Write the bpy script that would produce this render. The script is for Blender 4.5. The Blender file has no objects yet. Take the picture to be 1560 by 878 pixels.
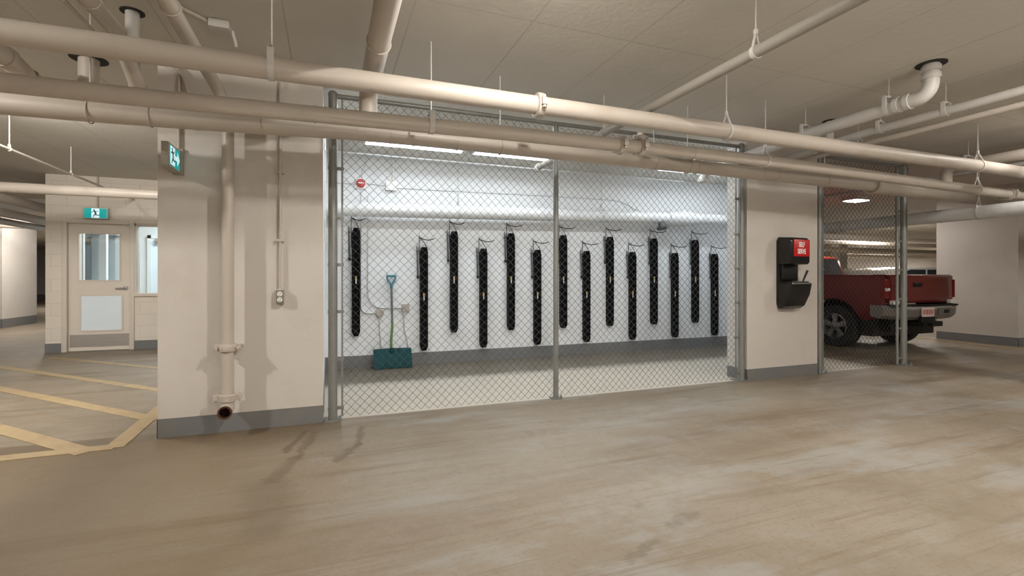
import bpy, bmesh, math, random
from mathutils import Vector, Matrix
random.seed(7)
SC = bpy.context.scene
COL = SC.collection
PI = math.pi

# ------------------------------------------------------------------ materials
def nodes_of(name):
    m = bpy.data.materials.new(name); m.use_nodes = True
    nt = m.node_tree
    return m, nt, nt.nodes, nt.links, nt.nodes['Principled BSDF']

def mat(name, col, rough=.5, metal=0., var=.06, scale=6., bump=0., bscale=60., stretch=(1,1,1), dirt=None, dscale=2., spec=.5, coat=0.):
    m, nt, N, L, B = nodes_of(name)
    tc = N.new('ShaderNodeTexCoord'); mp = N.new('ShaderNodeMapping')
    mp.inputs['Scale'].default_value = stretch
    L.new(tc.outputs['Object'], mp.inputs['Vector'])
    nz = N.new('ShaderNodeTexNoise'); nz.inputs['Scale'].default_value = scale; nz.inputs['Detail'].default_value = 5
    L.new(mp.outputs['Vector'], nz.inputs['Vector'])
    mx = N.new('ShaderNodeMix'); mx.data_type = 'RGBA'
    mx.inputs['A'].default_value = (*[c*(1-var) for c in col], 1)
    mx.inputs['B'].default_value = (*[min(1, c*(1+var)) for c in col], 1)
    L.new(nz.outputs['Fac'], mx.inputs['Factor'])
    out = mx.outputs['Result']
    if dirt:
        n2 = N.new('ShaderNodeTexNoise'); n2.inputs['Scale'].default_value = dscale; n2.inputs['Detail'].default_value = 8; n2.inputs['Roughness'].default_value = .65
        L.new(mp.outputs['Vector'], n2.inputs['Vector'])
        cr = N.new('ShaderNodeValToRGB'); cr.color_ramp.elements[0].position = .52; cr.color_ramp.elements[1].position = .75
        L.new(n2.outputs['Fac'], cr.inputs['Fac'])
        m2 = N.new('ShaderNodeMix'); m2.data_type = 'RGBA'
        L.new(cr.outputs['Color'], m2.inputs['Factor']); L.new(out, m2.inputs['A']); m2.inputs['B'].default_value = (*dirt, 1)
        out = m2.outputs['Result']
    L.new(out, B.inputs['Base Color'])
    B.inputs['Roughness'].default_value = rough; B.inputs['Metallic'].default_value = metal
    B.inputs['Specular IOR Level'].default_value = spec
    B.inputs['Coat Weight'].default_value = coat
    if bump:
        n3 = N.new('ShaderNodeTexNoise'); n3.inputs['Scale'].default_value = bscale; n3.inputs['Detail'].default_value = 4
        L.new(tc.outputs['Object'], n3.inputs['Vector'])
        bp = N.new('ShaderNodeBump'); bp.inputs['Strength'].default_value = bump; bp.inputs['Distance'].default_value = .01
        L.new(n3.outputs['Fac'], bp.inputs['Height']); L.new(bp.outputs['Normal'], B.inputs['Normal'])
    return m

def emit(name, col, strength):
    m, nt, N, L, B = nodes_of(name)
    B.inputs['Base Color'].default_value = (*col, 1)
    B.inputs['Emission Color'].default_value = (*col, 1); B.inputs['Emission Strength'].default_value = strength
    return m

def glass(name, col=(.85,.95,1), refl=.12):
    m, nt, N, L, B = nodes_of(name)
    N.remove(B)
    o = N['Material Output']; t = N.new('ShaderNodeBsdfTransparent'); t.inputs['Color'].default_value = (*col, 1)
    g = N.new('ShaderNodeBsdfGlossy'); g.inputs['Roughness'].default_value = .02
    mx = N.new('ShaderNodeMixShader'); mx.inputs['Fac'].default_value = refl
    L.new(t.outputs[0], mx.inputs[1]); L.new(g.outputs[0], mx.inputs[2]); L.new(mx.outputs[0], o.inputs['Surface'])
    return m

M = {}
M['wall'] = mat('white_wall_paint', (.60,.56,.515), .6, var=.03, scale=3, bump=.12, bscale=90, dirt=(.535,.49,.435), dscale=1.3)
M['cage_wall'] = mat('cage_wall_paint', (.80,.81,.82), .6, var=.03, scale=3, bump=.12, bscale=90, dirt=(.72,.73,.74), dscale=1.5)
M['base_grey'] = mat('grey_base_paint', (.175,.178,.18), .5, var=.08, scale=8, dirt=(.2,.185,.165), dscale=4)
M['pipe'] = mat('beige_pipe_paint', (.52,.465,.405), .42, var=.04, scale=5, bump=.05, bscale=40, dirt=(.47,.41,.345), dscale=3)
M['pipe_white'] = mat('white_pipe_paint', (.58,.56,.53), .45, var=.04, scale=5, dirt=(.52,.49,.45), dscale=4)
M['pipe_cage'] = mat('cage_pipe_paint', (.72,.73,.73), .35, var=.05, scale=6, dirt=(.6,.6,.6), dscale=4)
M['dark_gap'] = mat('dark_gap', (.03,.026,.022), .9)
M['rust'] = mat('rusty_iron', (.10,.035,.018), .85, var=.4, scale=30)
M['rust_dark'] = mat('dark_rust_bore', (.028,.010,.006), .9, var=.4, scale=25)
M['pipe_shade'] = mat('shaded_pipe_paint', (.33,.305,.265), .5, var=.05, scale=5)  # white pipe paint, darkened to carry the shade it hangs in
M['galv'] = mat('galvanised_steel', (.25,.255,.24), .45, .35, var=.2, scale=25, stretch=(1,1,.3))
M['wire'] = mat('fence_wire', (.062,.064,.062), .5, .3, var=.15, scale=25)
M['steel'] = mat('steel', (.55,.54,.52), .35, 1., var=.08, scale=20)
M['brushed'] = mat('brushed_kick_plate', (.40,.365,.33), .5, .35, var=.1, scale=20, stretch=(.1,1,6))
M['black'] = mat('black_plastic', (.007,.007,.007), .4, var=.2, scale=10)
M['black_gloss'] = mat('black_gloss_plastic', (.008,.0075,.0075), .3, var=.15, scale=8)
M['rack'] = mat('black_rack_steel', (.0025,.0025,.003), .6, var=.3, scale=14, spec=.1)
M['grey_dark'] = mat('dark_grey_metal', (.08,.085,.09), .45, .4, var=.15)
M['red_sign'] = mat('red_sign', (.50,.012,.014), .35, var=.06)
M['white'] = mat('white_letter', (.85,.83,.80), .5, var=.02)
M['red_bell'] = mat('red_bell', (.50,.06,.06), .4, var=.05)
M['yellow_sticker'] = mat('yellow_sticker', (.65,.45,.10), .5, var=.1)
M['teal'] = mat('teal_plastic', (.002,.045,.050), .6, spec=.2, var=.15, scale=9)
M['teal_light'] = mat('light_teal_plastic', (.06,.21,.27), .45, var=.1)
M['shaft'] = mat('grey_shaft', (.16,.165,.165), .4, .3, var=.1)
M['green_shaft'] = mat('green_shaft', (.11,.20,.06), .5, var=.15)
M['yellow_line'] = mat('worn_yellow_line', (.36,.27,.15), .6, var=.12, scale=9, dirt=(.27,.20,.12), dscale=5)
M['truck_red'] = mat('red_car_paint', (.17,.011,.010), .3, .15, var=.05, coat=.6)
M['truck_roof'] = mat('lit_red_roof', (.42,.045,.02), .35, .1, var=.05, coat=.5)  # truck red brightened to paint in the light on the roof
M['chrome'] = mat('bumper_chrome', (.33,.31,.29), .38, .8, var=.15)
M['tyre'] = mat('tyre_rubber', (.018,.018,.018), .8, var=.2, scale=20)
M['rim'] = mat('alloy_rim', (.42,.43,.44), .3, .9, var=.06)
M['dark_glass'] = mat('dark_car_glass', (.015,.017,.02), .08, var=.05)
M['silver_car'] = mat('silver_car_paint', (.42,.40,.37), .3, .5, var=.04, coat=.4)
M['lamp_red'] = mat('tail_lamp_lens', (.22,.014,.013), .2, var=.1)
M['lamp_white'] = mat('clear_lamp_lens', (.8,.78,.75), .2, var=.05)
M['plate'] = mat('licence_plate', (.68,.55,.50), .4, var=.05)
M['plate_red'] = mat('plate_red', (.40,.08,.06), .5)
M['door'] = mat('door_paint', (.70,.635,.56), .5, var=.02, scale=3)
M['frame'] = mat('door_frame_paint', (.66,.60,.53), .5, var=.02, scale=3)
M['pale_panel'] = mat('pale_blue_panel', (.78,.88,.95), .35, var=.04, scale=3)
M['sign_body'] = mat('sign_body', (.36,.33,.27), .5, var=.04)
M['sign_rim'] = mat('sign_rim', (.50,.62,.55), .5, var=.03)
M['sign_green'] = emit('exit_green', (.003,.24,.23), 1.2)
M['sign_white'] = emit('exit_white', (.62,.86,.92), .9)
M['tube'] = emit('lamp_tube', (.88,.95,1.), 4.)
M['lamp_warm'] = emit('warm_lamp', (1.,.93,.82), 14.)
M['fixture'] = mat('fixture_enamel', (.75,.76,.76), .4)
M['glass'] = glass('window_glass', (.93,.97,.98), .10)
M['room_white'] = mat('stair_room_paint', (.76,.79,.80), .6, var=.03)
M['outlet'] = mat('outlet_grey', (.22,.205,.18), .5)
M['cord'] = mat('beige_cord', (.46,.43,.38), .6)
M['box_beige'] = mat('beige_box', (.42,.39,.34), .5)

def add_math(N, L, op, a, b=None, clamp=False):
    n = N.new('ShaderNodeMath'); n.operation = op; n.use_clamp = clamp
    for i, v in enumerate((a, b)):
        if v is None: continue
        if isinstance(v, (int, float)): n.inputs[i].default_value = v
        else: L.new(v, n.inputs[i])
    return n.outputs[0]

def ceiling_mat():
    m, nt, N, L, B = nodes_of('ceiling_paint')
    tc = N.new('ShaderNodeTexCoord'); sp = N.new('ShaderNodeSeparateXYZ'); L.new(tc.outputs['Object'], sp.inputs[0])
    mask = None
    # board joints of the formwork
    def line(coord, period, off, w):
        a = add_math(N, L, 'SUBTRACT', coord, off)
        a = add_math(N, L, 'DIVIDE', a, period)
        a = add_math(N, L, 'FRACT', a)
        a = add_math(N, L, 'SUBTRACT', a, .5); a = add_math(N, L, 'ABSOLUTE', a)
        a = add_math(N, L, 'SUBTRACT', .5, a)
        return add_math(N, L, 'LESS_THAN', a, w/period)
    m1 = line(sp.outputs['X'], .765, .50, .006)
    m2 = line(sp.outputs['Y'], 4.36, 2.95, .006)
    mask = add_math(N, L, 'MAXIMUM', m1, m2)
    nz = N.new('ShaderNodeTexNoise'); nz.inputs['Scale'].default_value = 1.2; nz.inputs['Detail'].default_value = 6
    L.new(tc.outputs['Object'], nz.inputs['Vector'])
    mask = add_math(N, L, 'MULTIPLY', mask, add_math(N, L, 'MULTIPLY', nz.outputs['Fac'], .55))
    c0 = N.new('ShaderNodeMix'); c0.data_type = 'RGBA'; c0.inputs['A'].default_value = (.56,.53,.475,1); c0.inputs['B'].default_value = (.66,.63,.57,1)
    L.new(nz.outputs['Fac'], c0.inputs['Factor'])
    c1 = N.new('ShaderNodeMix'); c1.data_type = 'RGBA'; L.new(mask, c1.inputs['Factor']); L.new(c0.outputs['Result'], c1.inputs['A']); c1.inputs['B'].default_value = (.17,.15,.12,1)
    L.new(c1.outputs['Result'], B.inputs['Base Color']); B.inputs['Roughness'].default_value = .75
    n3 = N.new('ShaderNodeTexNoise'); n3.inputs['Scale'].default_value = 25; L.new(tc.outputs['Object'], n3.inputs['Vector'])
    bp = N.new('ShaderNodeBump'); bp.inputs['Strength'].default_value = .12; bp.inputs['Distance'].default_value = .02
    L.new(n3.outputs['Fac'], bp.inputs['Height']); L.new(bp.outputs['Normal'], B.inputs['Normal'])
    return m
M['ceiling'] = ceiling_mat()

def block_mat():
    m, nt, N, L, B = nodes_of('painted_block_wall')
    tc = N.new('ShaderNodeTexCoord'); mp = N.new('ShaderNodeMapping'); mp.inputs['Rotation'].default_value = (PI/2, 0, 0)
    L.new(tc.outputs['Object'], mp.inputs['Vector'])
    br = N.new('ShaderNodeTexBrick'); br.inputs['Scale'].default_value = 1; br.inputs['Brick Width'].default_value = .4; br.inputs['Row Height'].default_value = .2
    br.inputs['Mortar Size'].default_value = .004; br.inputs['Color1'].default_value = (.70,.64,.56,1); br.inputs['Color2'].default_value = (.73,.67,.59,1); br.inputs['Mortar'].default_value = (.60,.54,.46,1)
    L.new(mp.outputs['Vector'], br.inputs['Vector']); L.new(br.outputs['Color'], B.inputs['Base Color']); B.inputs['Roughness'].default_value = .6
    return m
M['block'] = block_mat()

def floor_mat():
    m, nt, N, L, B = nodes_of('stained_concrete_floor')
    tc = N.new('ShaderNodeTexCoord'); sp = N.new('ShaderNodeSeparateXYZ'); L.new(tc.outputs['Object'], sp.inputs[0])
    X, Y = sp.outputs['X'], sp.outputs['Y']
    def noise(scale, detail=6, rough=.6, rot=0., stretch=(1,1,1), dist=0.):
        mp = N.new('ShaderNodeMapping'); mp.inputs['Rotation'].default_value = (0,0,rot); mp.inputs['Scale'].default_value = stretch
        L.new(tc.outputs['Object'], mp.inputs['Vector'])
        n = N.new('ShaderNodeTexNoise'); n.inputs['Scale'].default_value = scale; n.inputs['Detail'].default_value = detail; n.inputs['Roughness'].default_value = rough; n.inputs['Distortion'].default_value = dist
        L.new(mp.outputs['Vector'], n.inputs['Vector']); return n.outputs['Fac']
    def ramp(v, a, b):
        n = N.new('ShaderNodeMapRange'); n.interpolation_type = 'SMOOTHSTEP'
        n.inputs['From Min'].default_value = a; n.inputs['From Max'].default_value = b
        L.new(v, n.inputs['Value']); return n.outputs['Result']
    def mix(a, b, f):
        n = N.new('ShaderNodeMix'); n.data_type = 'RGBA'
        for k, v in (('A', a), ('B', b)):
            if isinstance(v, tuple): n.inputs[k].default_value = (*v, 1)
            else: L.new(v, n.inputs[k])
        if isinstance(f, (int, float)): n.inputs['Factor'].default_value = f
        else: L.new(f, n.inputs['Factor'])
        return n.outputs['Result']
    mul = lambda a, b: add_math(N, L, 'MULTIPLY', a, b)
    big = noise(.9, 6, .6); mid = noise(4.5, 8, .65); fine = noise(38, 5, .7)
    streak = noise(1.6, 8, .62, rot=-.12, stretch=(.28, 2.6, 1), dist=.4)
    streak2 = noise(5., 6, .6, rot=-.12, stretch=(.12, 3.0, 1))
    c = mix((0.207,0.167,0.117), (0.267,0.224,0.172), ramp(big, .32, .68))
    c = mix(c, (0.160,0.117,0.073), mul(ramp(streak, .5, .66), .8))
    c = mix(c, (0.272,0.251,0.216), mul(ramp(mid, .5, .7), .6))
    c = mix(c, (0.166,0.123,0.079), mul(ramp(streak2, .55, .72), .4))
    c = mix(c, (0.154,0.123,0.082), mul(ramp(fine, .48, .72), .55))
    gritty = noise(120, 3, .7)
    c = mix(c, (0.130,0.099,0.065), mul(ramp(gritty, .55, .75), .35))
    blot = noise(14, 6, .7)
    c = mix(c, (.285,.280,.262), mul(mul(ramp(noise(1.35, 7, .62, rot=-.12, stretch=(.6,1.6,1)), .5, .64), ramp(X, -.6, .8)), .62))
    c = mix(c, (.15,.105,.06), mul(ramp(noise(3.2, 10, .7, rot=-.13, stretch=(.22, 5.0, 1)), .53, .64), .45))
    c = mix(c, (.19,.135,.075), mul(ramp(noise(2.3, 8, .65), .56, .7), .5))
    # brown strip inside the cage along its back wall
    wob = add_math(N, L, 'ADD', Y, mul(add_math(N, L, 'SUBTRACT', mid, .5), .25))
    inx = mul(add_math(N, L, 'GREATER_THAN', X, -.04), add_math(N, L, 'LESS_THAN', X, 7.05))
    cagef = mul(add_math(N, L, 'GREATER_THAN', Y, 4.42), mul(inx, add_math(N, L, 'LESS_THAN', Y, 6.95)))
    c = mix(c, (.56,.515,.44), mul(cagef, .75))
    back_strip = mul(ramp(wob, 5.6, 5.95), cagef)
    c = mix(c, (.085,.065,.042), mul(back_strip, .85))
    # pier foot grime
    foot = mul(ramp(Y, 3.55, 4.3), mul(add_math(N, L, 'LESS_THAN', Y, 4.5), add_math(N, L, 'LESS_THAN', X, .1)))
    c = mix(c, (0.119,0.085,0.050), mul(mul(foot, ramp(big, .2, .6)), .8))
    # dark drips and tyre marks: distance to segments with wobble
    wobx = mul(add_math(N, L, 'SUBTRACT', noise(7, 8, .7), .5), .16)
    woby = mul(add_math(N, L, 'SUBTRACT', noise(8.3, 8, .7), .5), .16)
    patchy = ramp(blot, .3, .62)
    Xw = add_math(N, L, 'ADD', X, wobx); Yw = add_math(N, L, 'ADD', Y, woby)
    def seg(x0, y0, x1, y1, w, col, amt, soft=1.6, solid=False):
        nonlocal c
        dx, dy = x1-x0, y1-y0; l2 = dx*dx+dy*dy
        px = add_math(N, L, 'SUBTRACT', Xw, x0); py = add_math(N, L, 'SUBTRACT', Yw, y0)
        t = add_math(N, L, 'ADD', mul(px, dx/l2), mul(py, dy/l2), clamp=True)
        ex = add_math(N, L, 'SUBTRACT', px, mul(t, dx)); ey = add_math(N, L, 'SUBTRACT', py, mul(t, dy))
        d = add_math(N, L, 'SQRT', add_math(N, L, 'ADD', mul(ex, ex), mul(ey, ey)))
        n = N.new('ShaderNodeMapRange'); n.interpolation_type = 'SMOOTHSTEP'
        n.inputs['From Min'].default_value = w*soft; n.inputs['From Max'].default_value = w*.35
        L.new(d, n.inputs['Value'])
        c = mix(c, col, mul(mul(n.outputs['Result'], amt), add_math(N, L, 'ADD', mul(patchy, .7), .3)) if not solid else mul(n.outputs['Result'], amt))
    dk = (0.101,0.073,0.044)
    seg(-.17,4.14,-.27,3.72,.030,dk,.8,1.3,True); seg(-.09,4.10,-.20,3.55,.032,dk,.65,1.3,True); seg(-.20,3.55,-.32,3.2,.05,dk,.6,1.3,True)
    seg(-.33,3.1,-.27,2.62,.14,dk,.45,1.4,True)
    seg(.26,4.1,.20,3.68,.027,dk,.6,1.3,True); seg(.20,3.68,.05,3.40,.035,dk,.6,1.3,True)
    seg(5.2,4.1,5.35,3.55,.22,dk,.38,2.2); seg(5.6,4.9,6.0,3.7,.3,dk,.4,2.2)
    seg(2.2,3.05,5.4,3.3,.16,(0.154,0.099,0.056),.35,2.2); seg(3.4,2.72,8.5,3.15,.10,(0.154,0.102,0.058),.38,2.2); seg(1.0,2.55,4.6,2.85,.05,(0.148,0.105,0.065),.4,2.0)
    seg(.4,2.35,3.6,2.7,.05,(0.148,0.105,0.065),.4,2.); seg(-1.5,2.25,.6,2.4,.16,(0.166,0.117,0.071),.35,2.2)
    seg(1.55,1.93,1.75,2.0,.03,dk,.5,2.); seg(1.2,1.76,1.4,1.85,.02,dk,.55,2.)
    seg(9.0,5.0,9.6,4.6,.22,dk,.6,1.8); seg(8.2,3.6,10.5,3.9,.3,dk,.3,2.)
    seg(1.5,3.5,2.6,3.7,.3,(0.308,0.283,0.246),.45,2.2); seg(.6,2.9,1.6,3.1,.3,(0.284,0.263,0.224),.4,2.2); seg(1.3,2.25,2.1,2.3,.16,(0.308,0.286,0.251),.42,2.2)
    # drive lane warms toward the left front
    warm = mul(ramp(add_math(N, L, 'MULTIPLY', X, -1.), -.6, 1.6), add_math(N, L, 'LESS_THAN', Y, 4.3))
    c = mix(c, (0.183,0.132,0.077), mul(warm, .72))
    L.new(c, B.inputs['Base Color'])
    r = N.new('ShaderNodeMapRange'); r.inputs['To Min'].default_value = .3; r.inputs['To Max'].default_value = .62
    L.new(mid, r.inputs['Value']); L.new(r.outputs['Result'], B.inputs['Roughness'])
    B.inputs['Specular IOR Level'].default_value = .4
    bp = N.new('ShaderNodeBump'); bp.inputs['Strength'].default_value = .25; bp.inputs['Distance'].default_value = .006
    L.new(add_math(N, L, 'ADD', fine, mid), bp.inputs['Height']); L.new(bp.outputs['Normal'], B.inputs['Normal'])
    return m
M['floor'] = floor_mat()

# ------------------------------------------------------------------ mesh builder (world coordinates)
class MB:
    def __init__(s): s.v = []; s.f = []; s.mi = []
    def add(s, vs, fs):
        o = len(s.v); s.v += [tuple(v) for v in vs]; s.f += [tuple(i+o for i in f) for f in fs]; return s
    def box(s, x0, x1, y0, y1, z0, z1):
        return s.add([(x0,y0,z0),(x1,y0,z0),(x1,y1,z0),(x0,y1,z0),(x0,y0,z1),(x1,y0,z1),(x1,y1,z1),(x0,y1,z1)],
                     [(0,3,2,1),(4,5,6,7),(0,1,5,4),(1,2,6,5),(2,3,7,6),(3,0,4,7)])
    def tube(s, pts, r, seg=12, bend=0., bs=6, cap=True, closed=False):
        P = [Vector(p) for p in pts]; R = list(r) if isinstance(r, (list, tuple)) else [r]*len(P)
        if bend and len(P) > 2:
            Q = [P[0]]; RR = [R[0]]
            for i in range(1, len(P)-1):
                a = P[i-1]-P[i]; b = P[i+1]-P[i]; d = min(bend, a.length*.49, b.length*.49)
                p0 = P[i]+a.normalized()*d; p1 = P[i]+b.normalized()*d
                for k in range(bs+1):
                    t = k/bs; Q.append(p0*(1-t)**2+P[i]*2*t*(1-t)+p1*t*t); RR.append(R[i])
            Q.append(P[-1]); RR.append(R[-1]); P, R = Q, RR
        n = len(P); rings = []; T0 = None; U = None
        for i in range(n):
            if closed: T = (P[(i+1) % n]-P[i-1]).normalized()
            else:
                T = (P[min(i+1,n-1)]-P[max(i-1,0)])
                T = T.normalized() if T.length > 1e-9 else (T0 or Vector((0,0,1)))
            if U is None:
                U = T.cross(Vector((0,0,1)))
                if U.length < 1e-3: U = T.cross(Vector((0,1,0)))
                U.normalize()
            else:
                U = U - T*U.dot(T)
                U = U.normalized() if U.length > 1e-6 else T.orthogonal().normalized()
            W = T.cross(U); T0 = T
            rings.append([P[i]+(U*math.cos(2*PI*k/seg)+W*math.sin(2*PI*k/seg))*R[i] for k in range(seg)])
        vs = [v for g in rings for v in g]; fs = []
        for i in range(n if closed else n-1):
            j = (i+1) % n
            for k in range(seg):
                l = (k+1) % seg; fs.append((i*seg+k, i*seg+l, j*seg+l, j*seg+k))
        if cap and not closed:
            fs.append(tuple(range(seg-1, -1, -1))); fs.append(tuple((n-1)*seg+k for k in range(seg)))
        return s.add(vs, fs)
    def ring(s, c, axis, R, r, seg=28, ms=8, a0=0, a1=2*PI):
        A = Vector(axis).normalized(); U = A.orthogonal().normalized(); W = A.cross(U)
        full = abs(a1-a0-2*PI) < 1e-6; n = seg
        pts = [Vector(c)+(U*math.cos(a0+(a1-a0)*k/n)+W*math.sin(a0+(a1-a0)*k/n))*R for k in range(n if full else n+1)]
        return s.tube(pts, r, ms, closed=full)
    def disc(s, c, axis, r, h, seg=24):
        A = Vector(axis).normalized()*h/2; return s.tube([Vector(c)-A, Vector(c)+A], r, seg)
    def washer(s, c, axis, r0, r1, h, seg=28):
        A = Vector(axis).normalized(); U = A.orthogonal().normalized(); W = A.cross(U); C = Vector(c); vs = []; fs = []
        for k in range(seg):
            d = U*math.cos(2*PI*k/seg)+W*math.sin(2*PI*k/seg)
            vs += [C+d*r0-A*h/2, C+d*r1-A*h/2, C+d*r1+A*h/2, C+d*r0+A*h/2]
        for k in range(seg):
            l = (k+1) % seg
            for q in range(4): fs.append((k*4+q, l*4+q, l*4+(q+1)%4, k*4+(q+1)%4))
        return s.add(vs, fs)
    def prism(s, poly, axis, a0, a1):
        # poly: 2D points in the plane across the axis ('x': (y,z), 'y': (x,z), 'z': (x,y))
        def P(p, a): return {'x': (a, p[0], p[1]), 'y': (p[0], a, p[1]), 'z': (p[0], p[1], a)}[axis]
        n = len(poly); vs = [P(p, a0) for p in poly]+[P(p, a1) for p in poly]
        fs = [tuple(range(n)), tuple(range(2*n-1, n-1, -1))]+[(i, (i+1) % n, n+(i+1) % n, n+i) for i in range(n)]
        return s.add(vs, fs)
    def lathe(s, c, axis, prof, seg=28):
        A = Vector(axis).normalized(); U = A.orthogonal().normalized(); W = A.cross(U); C = Vector(c); vs = []; fs = []
        for (r, h) in prof:
            for k in range(seg): vs.append(C+A*h+(U*math.cos(2*PI*k/seg)+W*math.sin(2*PI*k/seg))*r)
        for i in range(len(prof)-1):
            for k in range(seg):
                l = (k+1) % seg; fs.append((i*seg+k, i*seg+l, (i+1)*seg+l, (i+1)*seg+k))
        return s.add(vs, fs)
    def build(s, name, m, parent=None, bevel=0., smooth=40, loc=None):
        if parent is not None:
            off = Vector(parent.get('_o', (0,0,0)))
        elif loc is not None: off = Vector(loc)
        else:
            xs = [v[0] for v in s.v]; ys = [v[1] for v in s.v]; zs = [v[2] for v in s.v]
            off = Vector(((min(xs)+max(xs))/2, (min(ys)+max(ys))/2, min(zs)))
        me = bpy.data.meshes.new(name)
        me.from_pydata([Vector(v)-off for v in s.v], [], s.f); me.update()
        bm = bmesh.new(); bm.from_mesh(me); bmesh.ops.recalc_face_normals(bm, faces=bm.faces)
        if bevel:
            es = [e for e in bm.edges if len(e.link_faces) == 2 and e.calc_face_angle(0) > .5]
            bmesh.ops.bevel(bm, geom=es, offset=bevel, segments=2, profile=.6, affect='EDGES', clamp_overlap=True)
        bm.to_mesh(me); bm.free()
        if smooth:
            me.polygons.foreach_set('use_smooth', [True]*len(me.polygons)); me.set_sharp_from_angle(angle=math.radians(smooth))
        me.materials.append(m)
        o = bpy.data.objects.new(name, me); COL.objects.link(o)
        if parent is not None: o.parent = parent
        else: o.location = off
        o['_o'] = tuple(off)
        return o

def tag(o, label=None, cat=None, group=None, kind=None):
    if label: o['label'] = label
    if cat: o['category'] = cat
    if group: o['group'] = group
    if kind: o['kind'] = kind
    return o

def thing(name, label, cat, loc, group=None):
    o = bpy.data.objects.new(name, None); COL.objects.link(o); o.location = loc; o['_o'] = tuple(loc); o.empty_display_size = .1
    return tag(o, label, cat, group)

def struct(name, mb, m, parent=None, label=None, **k):
    o = mb.build(name, m, parent, **k)
    if parent is None: o['kind'] = 'structure'
    if label: o['label'] = label
    return o

def text_mesh(name, txt, size, m, parent, origin, xdir, up, sx=1., extrude=.001, align='CENTER', bold=0.):
    cu = bpy.data.curves.new(name+'_c', 'FONT'); cu.body = txt; cu.size = size; cu.extrude = extrude; cu.align_x = align; cu.align_y = 'CENTER'; cu.offset = bold
    t = bpy.data.objects.new(name+'_t', cu); COL.objects.link(t)
    dg = bpy.context.evaluated_depsgraph_get(); me = bpy.data.meshes.new_from_object(t.evaluated_get(dg))
    COL.objects.unlink(t); bpy.data.objects.remove(t); bpy.data.curves.remove(cu)
    X = Vector(xdir).normalized(); U = Vector(up).normalized(); Nn = X.cross(U); off = Vector(parent.get('_o', (0,0,0)))
    for v in me.vertices: v.co = Vector(origin)+X*v.co.x*sx+U*v.co.y+Nn*v.co.z-off
    me.name = name; me.materials.clear(); me.materials.append(m)
    o = bpy.data.objects.new(name, me); COL.objects.link(o); o.parent = parent; o['_o'] = tuple(off)
    return o

CZ = 2.9          # ceiling height
PY = 4.36         # face of the two pillars

# ------------------------------------------------------------------ the setting
struct('floor', MB().box(-22,48,-6,36,-.2,0), M['floor'], smooth=0, loc=(0,0,0))
struct('ceiling', MB().box(-22,48,-6,36,CZ,CZ+.2), M['ceiling'], smooth=0, loc=(0,0,0))
struct('wall_rear', MB().box(-22,48,-6.2,-6,0,CZ), M['wall'], smooth=0)
struct('wall_left', MB().box(-22.2,-22,-6,36,0,CZ), M['wall'], smooth=0)
struct('wall_right', MB().box(48,48.2,-6,36,0,CZ), M['wall'], smooth=0)
struct('wall_far', MB().box(-22,48,36,36.2,0,CZ), M['wall'], smooth=0)
struct('baseboard_far', MB().box(-22,5,35.98,36,0,.3), M['base_grey'], smooth=0)

def with_base(name, x0, x1, y0, y1, m=None, bh=.14, parts='flr', label=None):
    o = struct(name, MB().box(x0,x1,y0,y1,0,CZ), m or M['wall'], smooth=0, label=label)
    b = MB(); e = .004
    if 'f' in parts: b.box(x0-e,x1+e,y0-e,y0,0,bh)
    if 'l' in parts: b.box(x0-e,x0,y0-e,y1,0,bh)
    if 'r' in parts: b.box(x1,x1+e,y0-e,y1,0,bh)
    struct('baseboard_'+name, b, M['base_grey'], smooth=0)
    return o
with_base('pillar_left', -1.2, -.041, PY, 4.66, bh=.142, parts='fl')
with_base('pillar_right', 4.6, 5.76, PY, 4.66, bh=.135)
# bicycle cage walls
struct('wall_cage_left', MB().box(-.30,-.041,4.66,7.05,0,CZ), M['cage_wall'], smooth=0)
struct('wall_cage_back', MB().box(-.041,7.2,6.85,7.05,0,CZ), M['cage_wall'], smooth=0)
struct('wall_cage_right', MB().box(5.55,5.70,4.66,5.37,0,CZ).box(5.70,7.1,5.32,5.37,0,CZ).box(7.0,7.1,5.37,6.85,0,CZ), M['cage_wall'], smooth=0)
struct('baseboard_cage_back', MB().box(-.041,7.0,6.835,6.85,0,.165), M['base_grey'], smooth=0)
struct('baseboard_cage_left', MB().box(-.041,-.035,4.66,6.835,0,.165), M['base_grey'], smooth=0)
with_base('pillar_far_right', 11.45, 12.6, 4.88, 6.12, bh=.15, parts='fl')
with_base('pillar_far_left', -8.6, -7.4, 15.4, 16.9, bh=.22, parts='fr')
with_base('pillar_deep_right', 21.0, 21.7, 15.0, 15.8, bh=.22, parts='fl')
with_base('pillar_deep_middle', 17.9, 18.4, 13.0, 13.6, bh=.22, parts='fl')
struct('wall_deep_right', MB().box(5.7,47.9,20.5,20.7,0,CZ), M['wall'], smooth=0)
struct('beam_far_left', MB().box(-22,-4.4,13.2,13.7,2.62,CZ), M['wall'], smooth=0)

# stair lobby with its door and window
lob = MB()
lob.box(-4.27,-4.06,10,10.2,0,CZ); lob.box(-4.06,-3.08,10,10.2,2.185,CZ); lob.box(-3.08,-.9,10,10.2,2.14,CZ); lob.box(-3.08,-.9,10,10.2,0,.92)
lob.box(-4.27,-4.07,10.2,10.72,0,CZ).box(-4.27,-4.07,12.5,13.2,0,CZ).box(-4.27,-4.07,10.72,12.5,0,.9).box(-4.27,-4.07,10.72,12.5,2.15,CZ)
struct('wall_lobby_front', lob, M['block'], smooth=0, loc=(0,0,0))
struct('wall_lobby_back', MB().box(-4.07,-.9,13.0,13.2,0,CZ).box(-.9,-.7,10,13.2,0,CZ), M['room_white'], smooth=0)
bb = MB().box(-4.275,-4.065,9.985,10,0,.15).box(-3.075,-.9,9.985,10,0,.15)
struct('baseboard_lobby', bb, M['base_grey'], smooth=0)

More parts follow.
